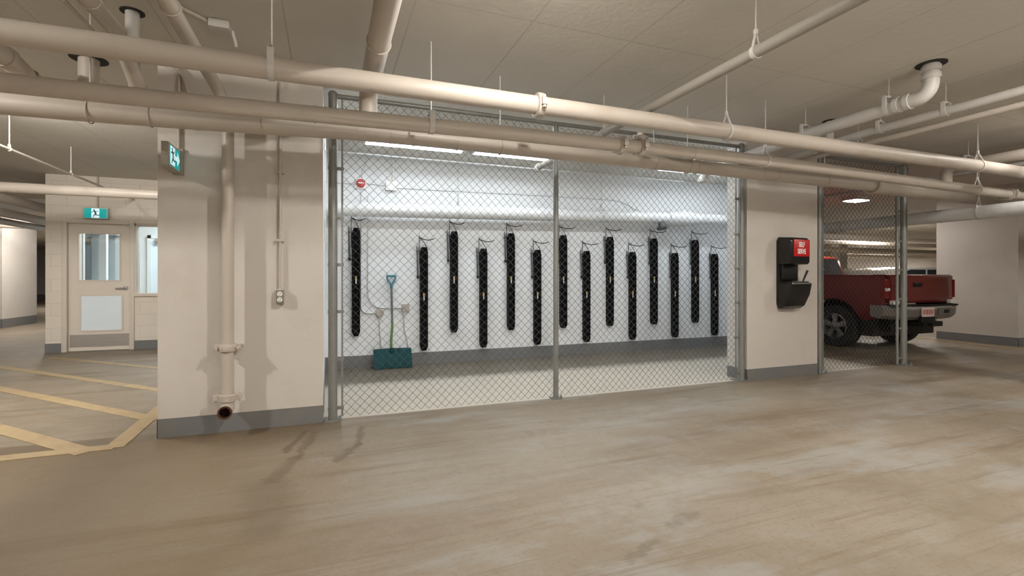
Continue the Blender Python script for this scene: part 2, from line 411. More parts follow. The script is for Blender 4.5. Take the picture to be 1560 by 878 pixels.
d1 = bpy.data.objects.new('door_1', None); COL.objects.link(d1); d1.location = (-3.57,10,0); d1['_o'] = (-3.57,10,0)
tag(d1, 'beige steel door with glazed upper light in the block wall', kind='structure')
fr = MB().box(-4.06,-3.99,9.975,10.15,0,2.185).box(-3.15,-3.08,9.975,10.15,0,2.185).box(-3.99,-3.15,9.975,10.15,2.115,2.185)
fr.build('door_frame', M['frame'], d1, bevel=.006)
leaf = MB(); y0, y1 = 10.03, 10.075
gx0, gx1, gz0, gz1 = -3.845,-3.30,1.18,1.95
leaf.box(-3.985,gx0,y0,y1,.012,2.11).box(gx1,-3.155,y0,y1,.012,2.11).box(gx0,gx1,y0,y1,gz1,2.11).box(gx0,gx1,y0,y1,.012,gz0)
leaf.build('door_leaf', M['door'], d1)
tr = MB()
for (a,b,c,e) in ((gx0,gx1,gz0,gz1),(-3.815,-3.27,.345,.915)):
    w = .022; yy = y0-.012
    tr.box(a-w,b+w,yy,y0,e,e+w).box(a-w,b+w,yy,y0,c-w,c).box(a-w,a,yy,y0,c,e).box(b,b+w,yy,y0,c,e)
tr.build('glazing_bead', M['frame'], d1)
MB().box(gx0,gx1,y0+.02,y0+.026,gz0,gz1).build('door_glass', M['glass'], d1, smooth=0)
tag(MB().box(-3.815,-3.27,y0-.008,y0-.001,.345,.915).build('lower_panel', M['pale_panel'], d1, smooth=0), 'pale blue lower door panel')
MB().box(-3.97,-3.165,y0-.004,y0-.0005,.07,.275).build('kick_plate', M['brushed'], d1, smooth=0)
hd = MB().disc((-3.215,y0-.012,1.045),(0,1,0),.035,.024).tube([(-3.215,y0-.02,1.045),(-3.215,y0-.06,1.045),(-3.34,y0-.06,1.04)],.011,10,bend=.02)
hd.build('door_handle', M['steel'], d1)
MB().box(-3.99,-3.15,9.99,10.12,.0,.012).build('threshold', M['steel'], d1)

w1 = bpy.data.objects.new('window_1', None); COL.objects.link(w1); w1.location = (-2.2,10,.92); w1['_o'] = (-2.2,10,.92)
tag(w1, 'side window beside the beige steel door', kind='structure')
wf = MB().box(-3.08,-3.05,9.975,10.15,.92,2.14).box(-1.0,-.9,9.975,10.15,.92,2.14).box(-3.08,-.9,9.975,10.15,2.1,2.14).box(-3.08,-.9,9.96,10.15,.90,.955)
wf.build('window_frame', M['frame'], w1, bevel=.004)
MB().box(-3.05,-1.0,10.06,10.066,.955,2.1).build('window_glass', M['glass'], w1, smooth=0)
w2 = bpy.data.objects.new('window_2', None); COL.objects.link(w2); w2.location = (-4.17,11.6,.9); w2['_o'] = (-4.17,11.6,.9)
tag(w2, 'side glazing of the lobby seen through the beige door glass', kind='structure')
MB().box(-4.28,-4.05,10.72,10.78,.9,2.15).box(-4.28,-4.05,12.44,12.5,.9,2.15).box(-4.28,-4.05,11.66,11.76,.9,2.15).box(-4.28,-4.05,10.72,12.5,2.1,2.15).box(-4.28,-4.05,10.72,12.5,.9,.95).build('window_frame', M['room_white'], w2)
MB().box(-4.172,-4.166,10.78,12.44,.95,2.1).build('window_glass', M['glass'], w2, smooth=0)
# inner lobby door seen through the window
d2 = bpy.data.objects.new('door_2', None); COL.objects.link(d2); d2.location = (-3.3,12.98,0); d2['_o'] = (-3.3,12.98,0)
tag(d2, 'white inner lobby door with a closer, seen through the side window', kind='structure')
MB().box(-3.68,-2.75,12.94,12.99,.01,2.1).build('door_leaf', M['pale_panel'], d2)
MB().box(-3.75,-3.68,12.92,12.99,0,2.17).box(-2.75,-2.68,12.92,12.99,0,2.17).box(-3.75,-2.68,12.92,12.99,2.1,2.17).build('door_frame', M['room_white'], d2)
MB().box(-3.60,-3.05,12.86,12.94,1.98,2.09).build('door_closer', M['steel'], d2, bevel=.01)
MB().box(-3.45,-2.80,12.90,12.94,1.28,1.40).build('push_bar', M['grey_dark'], d2, bevel=.008)

# painted bay lines on the floor
LZ = [0.]
def line(x0,y0,x1,y1,w,lab):
    LZ[0] += .0006
    d = Vector((x1-x0,y1-y0,0)).normalized(); n = Vector((-d.y,d.x,0))*w/2
    a, b = Vector((x0,y0,0)), Vector((x1,y1,0))
    vs = [a-n,b-n,b+n,a+n]; vs = [(v.x,v.y,.0003) for v in vs]+[(v.x,v.y,.002+LZ[0]) for v in vs]
    m = MB().add(vs, [(0,3,2,1),(4,5,6,7),(0,1,5,4),(1,2,6,5),(2,3,7,6),(3,0,4,7)])
    o = m.build('floor_marking', M['yellow_line'], None, smooth=0); tag(o, lab, kind='structure')
line(-3.975,9.42,-1.25,7.0,.10,'yellow floor stripe nearest the beige door')
line(-4.6,9.05,-1.25,5.81,.11,'second yellow floor stripe from the beige door')
line(-5.0,8.58,-1.36,4.93,.12,'third yellow floor stripe from the beige door')
line(-5.0,7.65,-1.56,4.17,.13,'yellow floor stripe that meets the front border line')
line(-6.0,4.19,-1.42,4.24,.12,'yellow front border line of the striped floor area')
line(-1.42,4.21,-1.46,5.9,.12,'yellow line running back beside the left pillar')
line(11.40,7.2,10.95,4.2,.11,'yellow bay line beside the far right pillar and red truck')

# ------------------------------------------------------------------ pipes
def hanger(p, c, r, axis, style='clevis'):
    """threaded rod from the ceiling plus a ring round the pipe"""
    c = Vector(c); m = MB()
    if style == 'clevis':
        m.washer(c, axis, r, r+.006, .028)
        ax = Vector(axis).normalized(); side = ax.cross(Vector((0,0,1))).normalized()
        top = c+Vector((0,0,r+.085))
        for sgn in (-1,1):
            a = c+side*sgn*(r*.72)+Vector((0,0,r*.72)); m.tube([a, top], .008, 6)
        m.disc(top, (0,0,1), .014, .03, 8)
        h = m.build('hanger', M['pipe_white'], p)
    elif style == 'strap':
        m.washer(c, axis, r, r+.006, .034)
        ax = Vector(axis).normalized(); side = ax.cross(Vector((0,0,1))).normalized()
        for sgn in (-1,1):
            a = c+side*sgn*(r+.004)
            m.box(min(a.x-.006,a.x+.006)-(.012 if abs(ax.x)>.5 else 0),max(a.x-.006,a.x+.006)+(.012 if abs(ax.x)>.5 else 0),a.y-.004-(.012 if abs(ax.y)>.5 else 0),a.y+.004+(.012 if abs(ax.y)>.5 else 0),c.z,c.z+r+.04)
        top = c+Vector((0,0,r+.04)); m.disc(top, (0,0,1), .016, .02, 8)
        m.tube([top+side*-(r+.008), top+side*(r+.008)], .008, 6)
        h = m.build('hanger', M['pipe_white'], p)
    else:
        m.ring(c, axis, r+.004, .004, 24, 6); top = c+Vector((0,0,r+.02)); m.disc(top, (0,0,1), .012, .03, 8)
        h = m.build('hanger', M['pipe'], p)
    MB().tube([(c.x,c.y,top.z),(c.x,c.y,CZ)], .005, 6).build('rod', M['pipe_white'], h)

def coupling(p, c, r, axis, w=.07, bolts=True):
    m = MB().lathe(Vector(c)-Vector(axis).normalized()*w/2, axis, [(r,0),(r+.02,.004),(r+.024,w*.3),(r+.024,w*.7),(r+.02,w-.004),(r,w)])
    o = m.build('coupling', M['pipe'], p)
    if bolts:
        ax = Vector(axis).normalized(); side = ax.cross(Vector((0,0,1)))
        side = side.normalized() if side.length > .1 else Vector((1,0,0))
        up = Vector((0,0,1)) if abs(ax.z) < .5 else Vector((0,-1,0))
        for sgn in (-1,1):
            b = MB(); k = Vector(c)+side*sgn*(r+.03)
            b.box(k.x-.018,k.x+.018,k.y-.016,k.y+.016,k.z-.024,k.z+.024)
            b.tube([k-up*.04,k+up*.045],.008,8); b.disc(k+up*.035, up, .014, .016, 6); b.disc(k-up*.035, up, .014, .016, 6)
            b.build('bolt', M['pipe'], o)

def bead(p, c, r, axis, w=.012):
    MB().washer(c, axis, r-.001, r+.004, w).build('joint_ring', M['pipe'], p)

def pipe(name, pts, r, label, m='pipe', cat='pipe', bend=.1, seg=28, base=None, group=None, body='pipe_body'):
    P0 = base or pts[0]
    t = thing(name, label, cat, P0, group)
    MB().tube(pts, r, seg, bend=bend, bs=8).build(body, M[m], t)
    return t

XA, XB, XC = 3.16, 3.46, 3.85
RA, RB, RC = .064, .0535, .066
ZA = 2.432
def zb(x): return 2.272 if x < -1.1 else (2.272+(x+1.1)/2.6*.036 if x < 1.5 else (2.308+(x-1.5)/2.4*.012 if x < 3.9 else 2.32-(x-3.9)/4.1*.072))
def zc(x): return 2.272+(x+1.1)/1.4*.046 if x < .3 else 2.318-(x-.3)/5.7*.02
A = pipe('water_main_pipe', [(-9,XA,ZA),(14,XA,ZA)], RA, 'topmost and nearest of the three long overhead pipes, hung on rods', base=(1.4,XA,ZA))
hanger(A,(-.31,XA,ZA),RA,(1,0,0),'strap'); hanger(A,(3.11,XA,ZA),RA,(1,0,0)); hanger(A,(6.63,XA,ZA),RA,(1,0,0)); coupling(A,(1.40,XA,ZA),RA,(1,0,0),.06); bead(A,(-2.0,XA,ZA),RA,(1,0,0))
Bp = pipe('water_main_pipe', [(x,XB,zb(x)) for x in (-1.1,1.5,3.9,8.0)], RB, 'middle one of the three long overhead pipes, with two bolted couplings', base=(2.3,XB,2.29), bend=.5)
MB().tube([(-9,XB,2.262),(-1.1,XB,zb(-1.1))],RB,28).build('pipe_length', M['pipe'], Bp)
MB().tube([(8.0,XB,zb(8.0)),(14,XB,2.20)],RB,28).build('pipe_length', M['pipe'], Bp)
hanger(Bp,(.69,XB,zb(.69)),RB,(1,0,0),'strap'); hanger(Bp,(3.88,XB,zb(3.88)),RB,(1,0,0)); hanger(Bp,(7.25,XB,zb(7.25)),RB,(1,0,0))
for bx in (2.27,2.47,7.9): coupling(Bp,(bx,XB,zb(bx)),RB,(1,0,0),.05)
for bx in (-.08,3.02): bead(Bp,(bx,XB,zb(bx)),RB,(1,0,0))
st = MB().tube([(2.47,XB,2.35),(2.47,XB,2.435)],.026,16).lathe((2.47,XB,2.372),(0,0,1),[(.027,0),(.046,.005),(.049,.02),(.046,.036),(.027,.042)])
so = st.build('outlet_stub', M['pipe'], Bp)
for sg in (-1,1): MB().box(2.47+sg*.055-.012,2.47+sg*.055+.012,XB-.012,XB+.012,2.376,2.41).tube([(2.47+sg*.055,XB-.03,2.393),(2.47+sg*.055,XB+.03,2.393)],.008,8).build('bolt', M['pipe'], so)
Cp = pipe('drain_main_pipe', [(-9,XC,2.18),(-1.1,XC,zc(-1.1)),(.3,XC,zc(.3)),(6.05,XC,zc(6.05))], RC, 'lowest and rearmost of the three long overhead pipes, ending in a wider bell', base=(2.5,XC,2.285), bend=.5)
big = MB().lathe((6.0,XC,2.295),(1,0,-.012),[(RC+.001,0),(.088,.01),(.094,.1),(.086,.14),(.086,.75),(.094,.76),(.094,.8),(.085,.82),(.085,8)])
big.build('wide_section', M['pipe'], Cp)
for bx in (-1.1,-.45,.20,.45,.63,.98,2.55,3.4,4.25,4.45): bead(Cp,(bx,XC,zc(bx)),RC,(1,0,0),.014)
for bx in (-1.42,1.35,2.9,3.3,5.2): hanger(Cp,(bx,XC,zc(bx)),RC,(1,0,0),'ring')
MB().ring((5.98,XC,2.295),(1,0,0),.092,.008).build('bell_ring', M['pipe'], Cp)

DX, DZ = 2.385, 2.552
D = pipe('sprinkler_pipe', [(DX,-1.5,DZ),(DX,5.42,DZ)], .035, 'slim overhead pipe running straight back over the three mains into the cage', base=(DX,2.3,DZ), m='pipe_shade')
hanger(D,(DX,2.195,DZ),.035,(0,1,0)); hanger(D,(DX,3.9,DZ),.035,(0,1,0),'ring')
MB().lathe((DX,5.36,DZ),(0,1,0),[(.036,0),(.046,.004),(.046,.06),(.03,.075),(0,.08)]).build('end_cap', M['pipe_white'], D)
S = pipe('drain_branch_pipe', [(.285,-1.2,2.625),(.285,XC,2.625),(.285,XC,2.36)], .067, 'thick short drain branch crossing above the mains and elbowing down at the fence end', base=(.285,2.4,2.62), bend=.13)
hanger(S,(.285,3.02,2.625),.067,(0,1,0),'ring')
R_ = pipe('standpipe', [(-.765,-1.2,2.61),(-.765,4.02,2.61),(-.717,4.24,2.50),(-.717,4.24,.30)], .042, 'cream standpipe down the left pillar with an open rusty outlet near the floor', base=(-.717,4.24,.3), bend=.1, m='pipe')
hanger(R_,(-.765,2.98,2.61),.042,(0,1,0),'ring')
coupling(R_,(-.717,4.24,.675),.042,(0,0,1),.06)
cl = MB().box(-.80,-.634,4.282,4.355,.668,.684); cl.build('wall_clamp', M['pipe'], R_)
fl = MB().lathe((-.717,4.24,.265),(0,0,1),[(.045,0),(.06,.004),(.062,.05),(.045,.056)])
for sg in (-1,1): fl.box(-.717+sg*.075-.022,-.717+sg*.075+.022,4.225,4.255,.275,.315).tube([(-.717+sg*.08,4.24,.262),(-.717+sg*.08,4.24,.328)],.007,8)
flo = fl.build('outlet_collar', M['pipe'], R_)
el = MB(); el.tube([(-.717,4.24,.29),(-.717,4.24,.215),(-.717,4.12,.205)],.047,24,bend=.06,cap=False)
elo = el.build('outlet_elbow', M['pipe'], R_)
MB().washer((-.717,4.12,.205),(0,1,0),.038,.049,.012).build('outlet_rim', M['rust'], elo)
MB().lathe((-.717,4.115,.205),(0,1,.06),[(.046,0),(.040,.003),(.039,.075),(0,.076)]).build('outlet_bore', M['rust_dark'], elo)

Mp = pipe('branch_pipe', [(-1.135,-1,2.62),(-1.135,3.42,2.62),(-1.135,XC,2.36)], .043, 'ceiling branch pipe above the left end of the mains, with one band near its middle', base=(-1.135,2.9,2.62), bend=.1)
hanger(Mp,(-1.135,3.07,2.62),.043,(0,1,0),'ring')
Np = pipe('thin_conduit', [(-1.26,-1,2.62),(-1.26,4.34,2.62)], .011, 'thin conduit along the ceiling at the left, beside the ceiling branch pipe', cat='conduit', base=(-1.26,3,2.62), seg=10, body='conduit_body')
hanger(Np,(-1.26,3.1,2.62),.011,(0,1,0),'ring')
Pp = pipe('drop_pipe', [(-1.165,3.745,CZ),(-1.165,3.745,2.58),(-1.165,XC,2.36)], .038, 'short vertical pipe dropping from a ceiling hole above the left mains', base=(-1.165,3.745,2.6), bend=.05, m='pipe_white')
MB().washer((-1.165,3.745,CZ-.003),(0,0,1),.03,.066,.006).build('ceiling_hole', M['dark_gap'], Pp)
Q = pipe('drain_trap_pipe', [(-1.73,4.67,CZ),(-1.73,4.67,2.50),(-1.95,4.60,2.50),(-2.02,4.35,2.68),(-2.12,3.3,2.75),(-2.2,-1,2.75)], .066, 'thick drain trap with a U bend hanging from the ceiling left of the pillar', base=(-1.73,4.67,2.5), bend=.11)
MB().washer((-1.73,4.67,CZ-.003),(0,0,1),.05,.12,.006).build('ceiling_hole', M['dark_gap'], Q)
for c, a in (((-1.73,4.67,2.62),(0,0,1)),((-2.03,4.25,2.69),(.1,1,-.06)),((-1.99,4.45,2.62),(.25,.85,-.55))): MB().washer(c, a, .064, .074, .05).build('joint_ring', M['pipe'], Q)

U = pipe('ceiling_conduit', [(-3.09,2,2.545),(-3.09,9.98,2.545)], .014, 'thin pipe on rods running back to the block wall above the beige door', cat='conduit', base=(-3.09,6,2.545), seg=10, body='conduit_body')
hanger(U,(-3.09,6.55,2.545),.014,(0,1,0),'ring'); hanger(U,(-3.09,7.84,2.545),.014,(0,1,0),'ring')
J = pipe('crossing_pipe', [(-14,8,2.357),(-1.6,8,2.357)], .066, 'grey overhead pipe crossing in front of the block wall above the exit sign', base=(-3,8,2.357))
hanger(J,(-5.6,8,2.357),.066,(1,0,0)); hanger(J,(-2.0,8,2.357),.066,(1,0,0))
for k, (x, z, r, lab) in enumerate(((-4.62,2.43,.075,'upper of the three far pipes left of the block wall'),(-4.76,2.235,.07,'middle of the three far pipes left of the block wall'),(-4.92,2.13,.055,'lowest of the three far pipes left of the block wall'))):
    t = pipe('garage_pipe', [(x,8.2,z),(x,30,z)], r, lab, base=(x,9.5,z), group='far pipes left of the block wall')
    hanger(t,(x,11.3+k,z),r,(0,1,0))
for y, z, r, lab in ((14.3,2.5,.05,'higher of two distant cross pipes at the far left'),(15.0,2.44,.04,'lower of two distant cross pipes at the far left')):
    t = pipe('garage_pipe', [(-22,y,z+.0),(-5.1,y,z)], r, lab, base=(-9,y,z), group='distant cross pipes at the far left'); hanger(t,(-7.5,y,z),r,(1,0,0))

F = pipe('drain_drop_pipe', [(4.46,2.42,CZ),(4.46,2.42,2.655),(4.46,3.5,2.64),(4.41,4.82,2.54),(4.41,4.86,2.415)], .055, 'white drain pipe elbowing down from the round ceiling hole at upper right', m='pipe_white', base=(4.46,2.42,2.65), bend=.13)
MB().washer((4.46,2.42,CZ-.003),(0,0,1),.05,.102,.006).build('ceiling_hole', M['dark_gap'], F)
for c, a in (((4.46,2.42,2.86),(0,0,1)),((4.46,2.42,2.80),(0,0,1)),((4.46,2.58,2.655),(0,1,0)),((4.46,2.66,2.655),(0,1,0))): MB().washer(c, a, .056, .065, .04).build('joint_ring', M['pipe_white'], F)
hanger(F,(4.46,2.73,2.651),.055,(0,1,0),'strap'); hanger(F,(4.46,3.50,2.64),.055,(0,1,0),'strap')
MB().lathe((4.41,4.86,2.40),(0,0,1),[(0,0),(.045,.004),(.066,.02),(.068,.06),(.055,.07)]).build('end_cap', M['pipe_white'], F)
G = pipe('branch_pipe', [(5.05,-1,2.665),(5.05,3.5,2.665),(5.02,4.345,2.60)], .037, 'slim white pipe running alongside the elbowed drain at upper right', m='pipe_white', base=(5.05,3,2.66), bend=.2)
hanger(G,(5.05,2.63,2.665),.037,(0,1,0),'strap'); hanger(G,(5.05,3.17,2.665),.037,(0,1,0),'strap')
sb = MB().tube([(5.05,3.68,CZ),(5.05,3.68,2.68)],.037,20); sb.build('riser', M['pipe_white'], G)
MB().washer((5.05,3.68,CZ-.003),(0,0,1),.03,.07,.006).build('ceiling_hole', M['dark_gap'], G)
Hh = pipe('branch_pipe', [(5.16,-1,2.585),(5.16,4.345,2.585)], .028, 'thinnest shaded pipe running below the slim white one at upper right', base=(5.16,3,2.58))
hanger(Hh,(5.16,2.1,2.585),.028,(0,1,0),'strap'); hanger(Hh,(5.16,3.45,2.585),.028,(0,1,0),'strap')
K = pipe('drain_branch_pipe', [(7.40,-1,2.62),(7.40,XC,2.62),(7.40,XC,2.38)], .062, 'thick pipe behind the mains at the right edge, elbowing down near the fence post', base=(7.4,3.2,2.62), bend=.12)
hanger(K,(7.40,3.62,2.62),.062,(0,1,0),'strap')
Lp = pipe('branch_pipe', [(7.95,-1,2.61),(7.95,12.0,2.61)], .027, 'thin pale pipe at the right edge beyond the fence end, high under the ceiling', m='pipe_white', base=(7.95,3.6,2.61))
hanger(Lp,(7.95,5.0,2.61),.027,(0,1,0),'ring')
Ep = pipe('garage_pipe', [(7.66,-.5,2.035),(7.66,13.5,2.035)], .085, 'low pale grey pipe running back above the red pickup truck', m='pipe_cage', base=(7.66,5,2.035))
hanger(Ep,(7.66,3.64,2.035),.085,(0,1,0)); hanger(Ep,(7.66,5.35,2.035),.085,(0,1,0))
for y, z, r, lab in ((9.4,2.36,.09,'nearest cross pipe in the garage behind the red pickup'),(11.2,2.44,.10,'second cross pipe in the garage behind the red pickup'),(12.6,2.30,.08,'third cross pipe in the garage behind the red pickup'),(16.6,2.35,.10,'farthest cross pipe in the garage behind the red pickup')):
    t = pipe('garage_pipe', [(8.3,y,z),(40,y,z)], r, lab, base=(14,y,z), group='cross pipes behind the red pickup')
    hanger(t,(13.2,y,z),r,(1,0,0)); hanger(t,(19,y,z),r,(1,0,0))

# ceiling junction box and its conduits
jb = thing('junction_box', 'white junction box on the ceiling at the end of a curved conduit', 'junction box', (-.67,3.69,2.86))
MB().box(-.73,-.61,3.64,3.74,2.845,CZ-.004).build('box_body', M['pipe_white'], jb, bevel=.006)
MB().tube([(-.72,3.69,2.885),(-.95,3.45,2.885),(-1.05,3.25,2.885),(-1.25,2.9,2.885),(-1.5,1,2.885)],.012,10,bend=.1).build('conduit', M['pipe'], jb)
MB().tube([(-.60,3.70,2.86),(-.585,3.72,2.80),(-.58,3.72,2.76)],.010,8).build('cable_end', M['pipe_white'], jb)
tag(MB().tube([(-1.32,4.30,2.86),(-1.15,4.31,2.85),(-1.02,4.32,2.75),(-.98,4.33,2.5),(-.98,4.335,2.35)],.014,10,bend=.12).build('curved_conduit', M['pipe'], None), 'curved conduit bending down onto the left pillar above the mains', 'conduit')

# ------------------------------------------------------------------ pillar fittings
oc = thing('wall_outlet', 'grey duplex power outlet on the left pillar below a thin vertical conduit', 'outlet', (-.363,PY,1.0))
MB().box(-.393,-.333,4.305,PY-.001,.998,1.112).build('outlet_box', M['box_beige'], oc, bevel=.005)
pl = MB().box(-.390,-.336,4.298,4.305,1.002,1.108); plate = pl.build('cover_plate', M['outlet'], oc, bevel=.002)
for z in (1.078,1.032):
    q = MB().lathe((-.363,4.298,z),(0,-1,0),[(.019,0),(.019,.004),(0,.004)],16); rc = q.build('socket', M['white'], plate)
    s2 = MB()
    for dx in (-.007,.007): s2.box(-.363+dx-.0018,-.363+dx+.0018,4.2925,4.2942,z-.002,z+.009)
    s2.box(-.366,-.360,4.2925,4.2942,z-.014,z-.008); s2.build('slot', M['black'], rc, smooth=0)
cd = MB().tube([(-.363,4.335,1.112),(-.363,4.335,CZ)],.011,12)
c_ = cd.build('conduit', M['pipe'], oc)
for z in (1.5,2.05): MB().box(-.392,-.334,4.32,PY-.001,z,z+.02).build('strap', M['pipe'], c_)
MB().tube([(-.363,4.335,1.10),(-.363,4.335,1.122)],.02,12).build('fitting', M['pipe_white'], oc)

# exit signs
def man(mb, o, ux, uz, s, nrm, t=.0015):
    """running figure as flat polygons; o centre, s height"""
    O = Vector(o); X = Vector(ux); Z = Vector(uz); Nn = Vector(nrm)
    def poly(pts):
        a = [O+X*x*s+Z*z*s for x, z in pts]; n = len(a)
        mb.add([p for p in a]+[p+Nn*t for p in a], [tuple(range(n)), tuple(range(2*n-1,n-1,-1))]+[(i,(i+1)%n,n+(i+1)%n,n+i) for i in range(n)])
    def limb(a, b, w):
        a, b = Vector(a), Vector(b); d = (b-a).normalized(); n = Vector((-d.y,d.x))*w/2
        poly([tuple(a-n),tuple(b-n),tuple(b+n),tuple(a+n)])
    poly([(-.13+.09*math.cos(k*PI/6),.38+.09*math.sin(k*PI/6)) for k in range(12)])
    limb((-.12,.28),(.06,-.05),.17); limb((.02,-.02),(.12,-.25),.12); limb((.12,-.24),(.42,-.26),.10)
    limb((.02,-.04),(-.06,-.24),.12); limb((-.06,-.22),(-.24,-.46),.10)
    limb((-.14,.24),(-.36,.10),.08); limb((-.05,.24),(.16,.18),.08); limb((.16,.18),(.26,.30),.07)
ex = thing('exit_sign', 'green running man exit sign mounted over the beige steel door', 'exit sign', (-3.58,9.95,2.19))
MB().box(-3.745,-3.415,9.90,9.965,2.19,2.372).build('sign_housing', M['sign_rim'], ex, bevel=.006)
MB().box(-3.728,-3.432,9.893,9.90,2.205,2.357).build('green_panel', M['sign_green'], ex, smooth=0)
MB().box(-3.632,-3.528,9.891,9.893,2.205,2.357).build('white_panel', M['sign_white'], ex, smooth=0)
mm = MB(); man(mm,(-3.58,9.891,2.281),(1,0,0),(0,0,1),.135,(0,-1,0)); mm.build('running_figure', mat('sign_figure',(.02,.16,.17),.5), ex, smooth=0)
MB().box(-3.59,-3.57,9.93,10,2.30,2.34).build('bracket', M['sign_body'], ex)
MB().tube([(-3.575,9.96,2.372),(-3.575,9.96,CZ)],.01,10).build('conduit', M['pipe'], ex)
e2 = thing('exit_sign', 'double sided exit sign projecting from the upper left pillar, with arrow', 'exit sign', (-1.07,4.2,2.0))
MB().box(-1.098,-1.053,4.06,4.335,1.998,2.172).build('sign_housing', M['sign_body'], e2, bevel=.004)
MB().box(-1.053,-1.0505,4.065,4.330,2.003,2.167).build('sign_rim', M['sign_rim'], e2, smooth=0)
MB().box(-1.0505,-1.048,4.078,4.318,2.015,2.155).build('green_panel', M['sign_green'], e2, smooth=0)
MB().box(-1.048,-1.0465,4.085,4.19,2.02,2.15).build('white_panel', M['sign_white'], e2, smooth=0)
mm = MB(); man(mm,(-1.0465,4.1375,2.085),(0,1,0),(0,0,1),.12,(1,0,0)); mm.build('running_figure', bpy.data.materials['sign_figure'], e2, smooth=0)
ar = MB().prism([(4.205,2.07),(4.255,2.07),(4.255,2.035),(4.31,2.085),(4.255,2.135),(4.255,2.10),(4.205,2.10)],'x',-1.048,-1.0465)
ar.build('arrow', M['sign_white'], e2, smooth=0)
MB().box(-1.10,-1.03,4.335,PY-.001,1.99,2.19).build('mounting_plate', M['sign_body'], e2)
MB().tube([(-1.06,4.345,2.19),(-1.06,4.345,CZ)],.011,10).build('conduit', M['pipe'], e2)

# windshield service dispenser
ds = thing('towel_dispenser', 'black self serve paper towel and squeegee station on the right pillar', 'dispenser', (5.23,PY,.835))
MB().prism([(5.06,.90),(5.085,.845),(5.13,.835),(5.33,.835),(5.37,.85),(5.385,.90),(5.385,1.66),(5.36,1.70),(5.09,1.70),(5.06,1.66)],'y',4.325,PY-.001).build('back_plate', M['black'], ds, bevel=.012)
up = MB().prism([(4.34,1.372),(4.19,1.372),(4.168,1.40),(4.172,1.655),(4.195,1.69),(4.34,1.705)],'x',5.065,5.385)
upo = up.build('towel_housing', M['black_gloss'], ds, bevel=.014)
MB().box(5.115,5.372,4.160,4.172,1.465,1.665).build('sign_panel', M['red_sign'], upo, bevel=.003)
text_mesh('sign_lettering','SELF\nSERVE',.080,M['white'],upo,(5.238,4.159,1.562),(1,0,0),(0,0,1),sx=.62,bold=.002)
MB().box(5.09,5.335,4.285,4.34,1.19,1.38).build('neck', M['black'], ds, bevel=.006)
bn = MB().prism([(4.34,.84),(4.30,.842),(4.245,.875),(4.175,1.01),(4.15,1.135),(4.158,1.155),(4.20,1.165),(4.215,1.14),(4.315,1.15),(4.34,1.20)],'x',5.065,5.395)
bno = bn.build('bucket', M['black_gloss'], ds, bevel=.01)
MB().box(5.075,5.385,4.142,4.156,1.136,1.152).build('lip_strip', M['steel'], bno, bevel=.002)
MB().box(5.10,5.365,4.195,4.30,1.138,1.150).build('tray_well', M['dark_gap'], bno)
MB().box(5.11,5.36,4.165,4.19,1.158,1.172).build('rim_bar', M['grey_dark'], bno, bevel=.003)
sq = tag(MB().tube([(5.315,4.22,1.14),(5.372,4.19,1.30)],[.010,.014],10).build('squeegee', M['black'], None), 'black squeegee handle standing in the self serve station', 'squeegee')

# ------------------------------------------------------------------ chain link fences
FY = 4.40
def chain_mesh(x0, x1, z0, z1, y, w=.0375, r=.0025):
    n = max(1, round((x1-x0)/w)); w = (x1-x0)/n; h = w*1.02; rows = int((z1-z0)/h); vs = []; fs = []
    for i in range(n):
        a = i*w+x0; base = len(vs)
        for k in range(rows+1):
            hi = (k+i) % 2
            x = a+(w if hi else 0)+(.0012 if hi else -.0012); yy = y+(.0022 if hi else -.0022)
            z = z0+k*h
            for (dx, dy) in ((r,0),(-r*.5,r*.9),(-r*.5,-r*.9)): vs.append((x+dx, yy+dy, z))
        for k in range(rows):
            for q in range(3):
                p = (q+1) % 3; fs.append((base+k*3+q, base+k*3+p, base+(k+1)*3+p, base+(k+1)*3+q))
    return MB().add(vs, fs)

def base_plate(p, x, y, r):
    o = MB().box(x-r*1.9,x+r*1.9,y-r*1.9,y+r*1.9,0,.01).build('base_plate', M['galv'], p)
    for sx in (-1,1):
        MB().tube([(x+sx*r*1.5,y-r*1.4,.01),(x+sx*r*1.5,y-r*1.4,.045)],.008,8).disc((x+sx*r*1.5,y-r*1.4,.018),(0,0,1),.016,.014,6).build('anchor_bolt', M['galv'], o)

def post(p, x, r, z1=2.775, y=FY):
    o = MB().tube([(x,y,0),(x,y,z1)],r,20).build('post', M['galv'], p)
    MB().lathe((x,y,z1-.02),(0,0,1),[(r+.003,0),(r+.003,.02),(r*.8,.035),(r*.3,.045),(0,.047)],20).build('cap', M['galv'], o)
    base_plate(p, x, y, r)
    return o

def tension(p, xp, r, xb, zs, z0=.03, z1=2.76):
    o = MB().box(xb-.008,xb+.008,FY-.004,FY+.004,z0,z1).build('tension_bar', M['galv'], p)
    s = 1 if xb > xp else -1
    for z in zs:
        m = MB().washer((xp,FY,z),(0,0,1),r,r+.004,.026,20)
        m.box(min(xp+s*r*.98,xb+s*.014),max(xp+s*r*.98,xb+s*.014),FY-.009,FY-.005,z-.013,z+.013).box(min(xp+s*r*.98,xb+s*.014),max(xp+s*r*.98,xb+s*.014),FY+.005,FY+.009,z-.013,z+.013)
        m.tube([(xb-s*.022,FY-.02,z),(xb-s*.022,FY+.014,z)],.006,6)
        m.build('tension_band', M['galv'], p)
ZS = (2.55,2.14,1.72,1.32,.92,.51,.10)
fn = thing('chain_link_fence', 'wide galvanised chain link fence across the front of the bike cage', 'fence', (2.3,FY,0))
post(fn,.037,.037); post(fn,2.135,.027,2.74); post(fn,4.552,.038)
MB().tube([(.07,FY,2.755),(4.52,FY,2.755)],.021,16).build('top_rail', M['galv'], fn)
chain_mesh(.108,2.10,.02,2.75,FY).build('chain_link_mesh', M['wire'], fn, smooth=0)
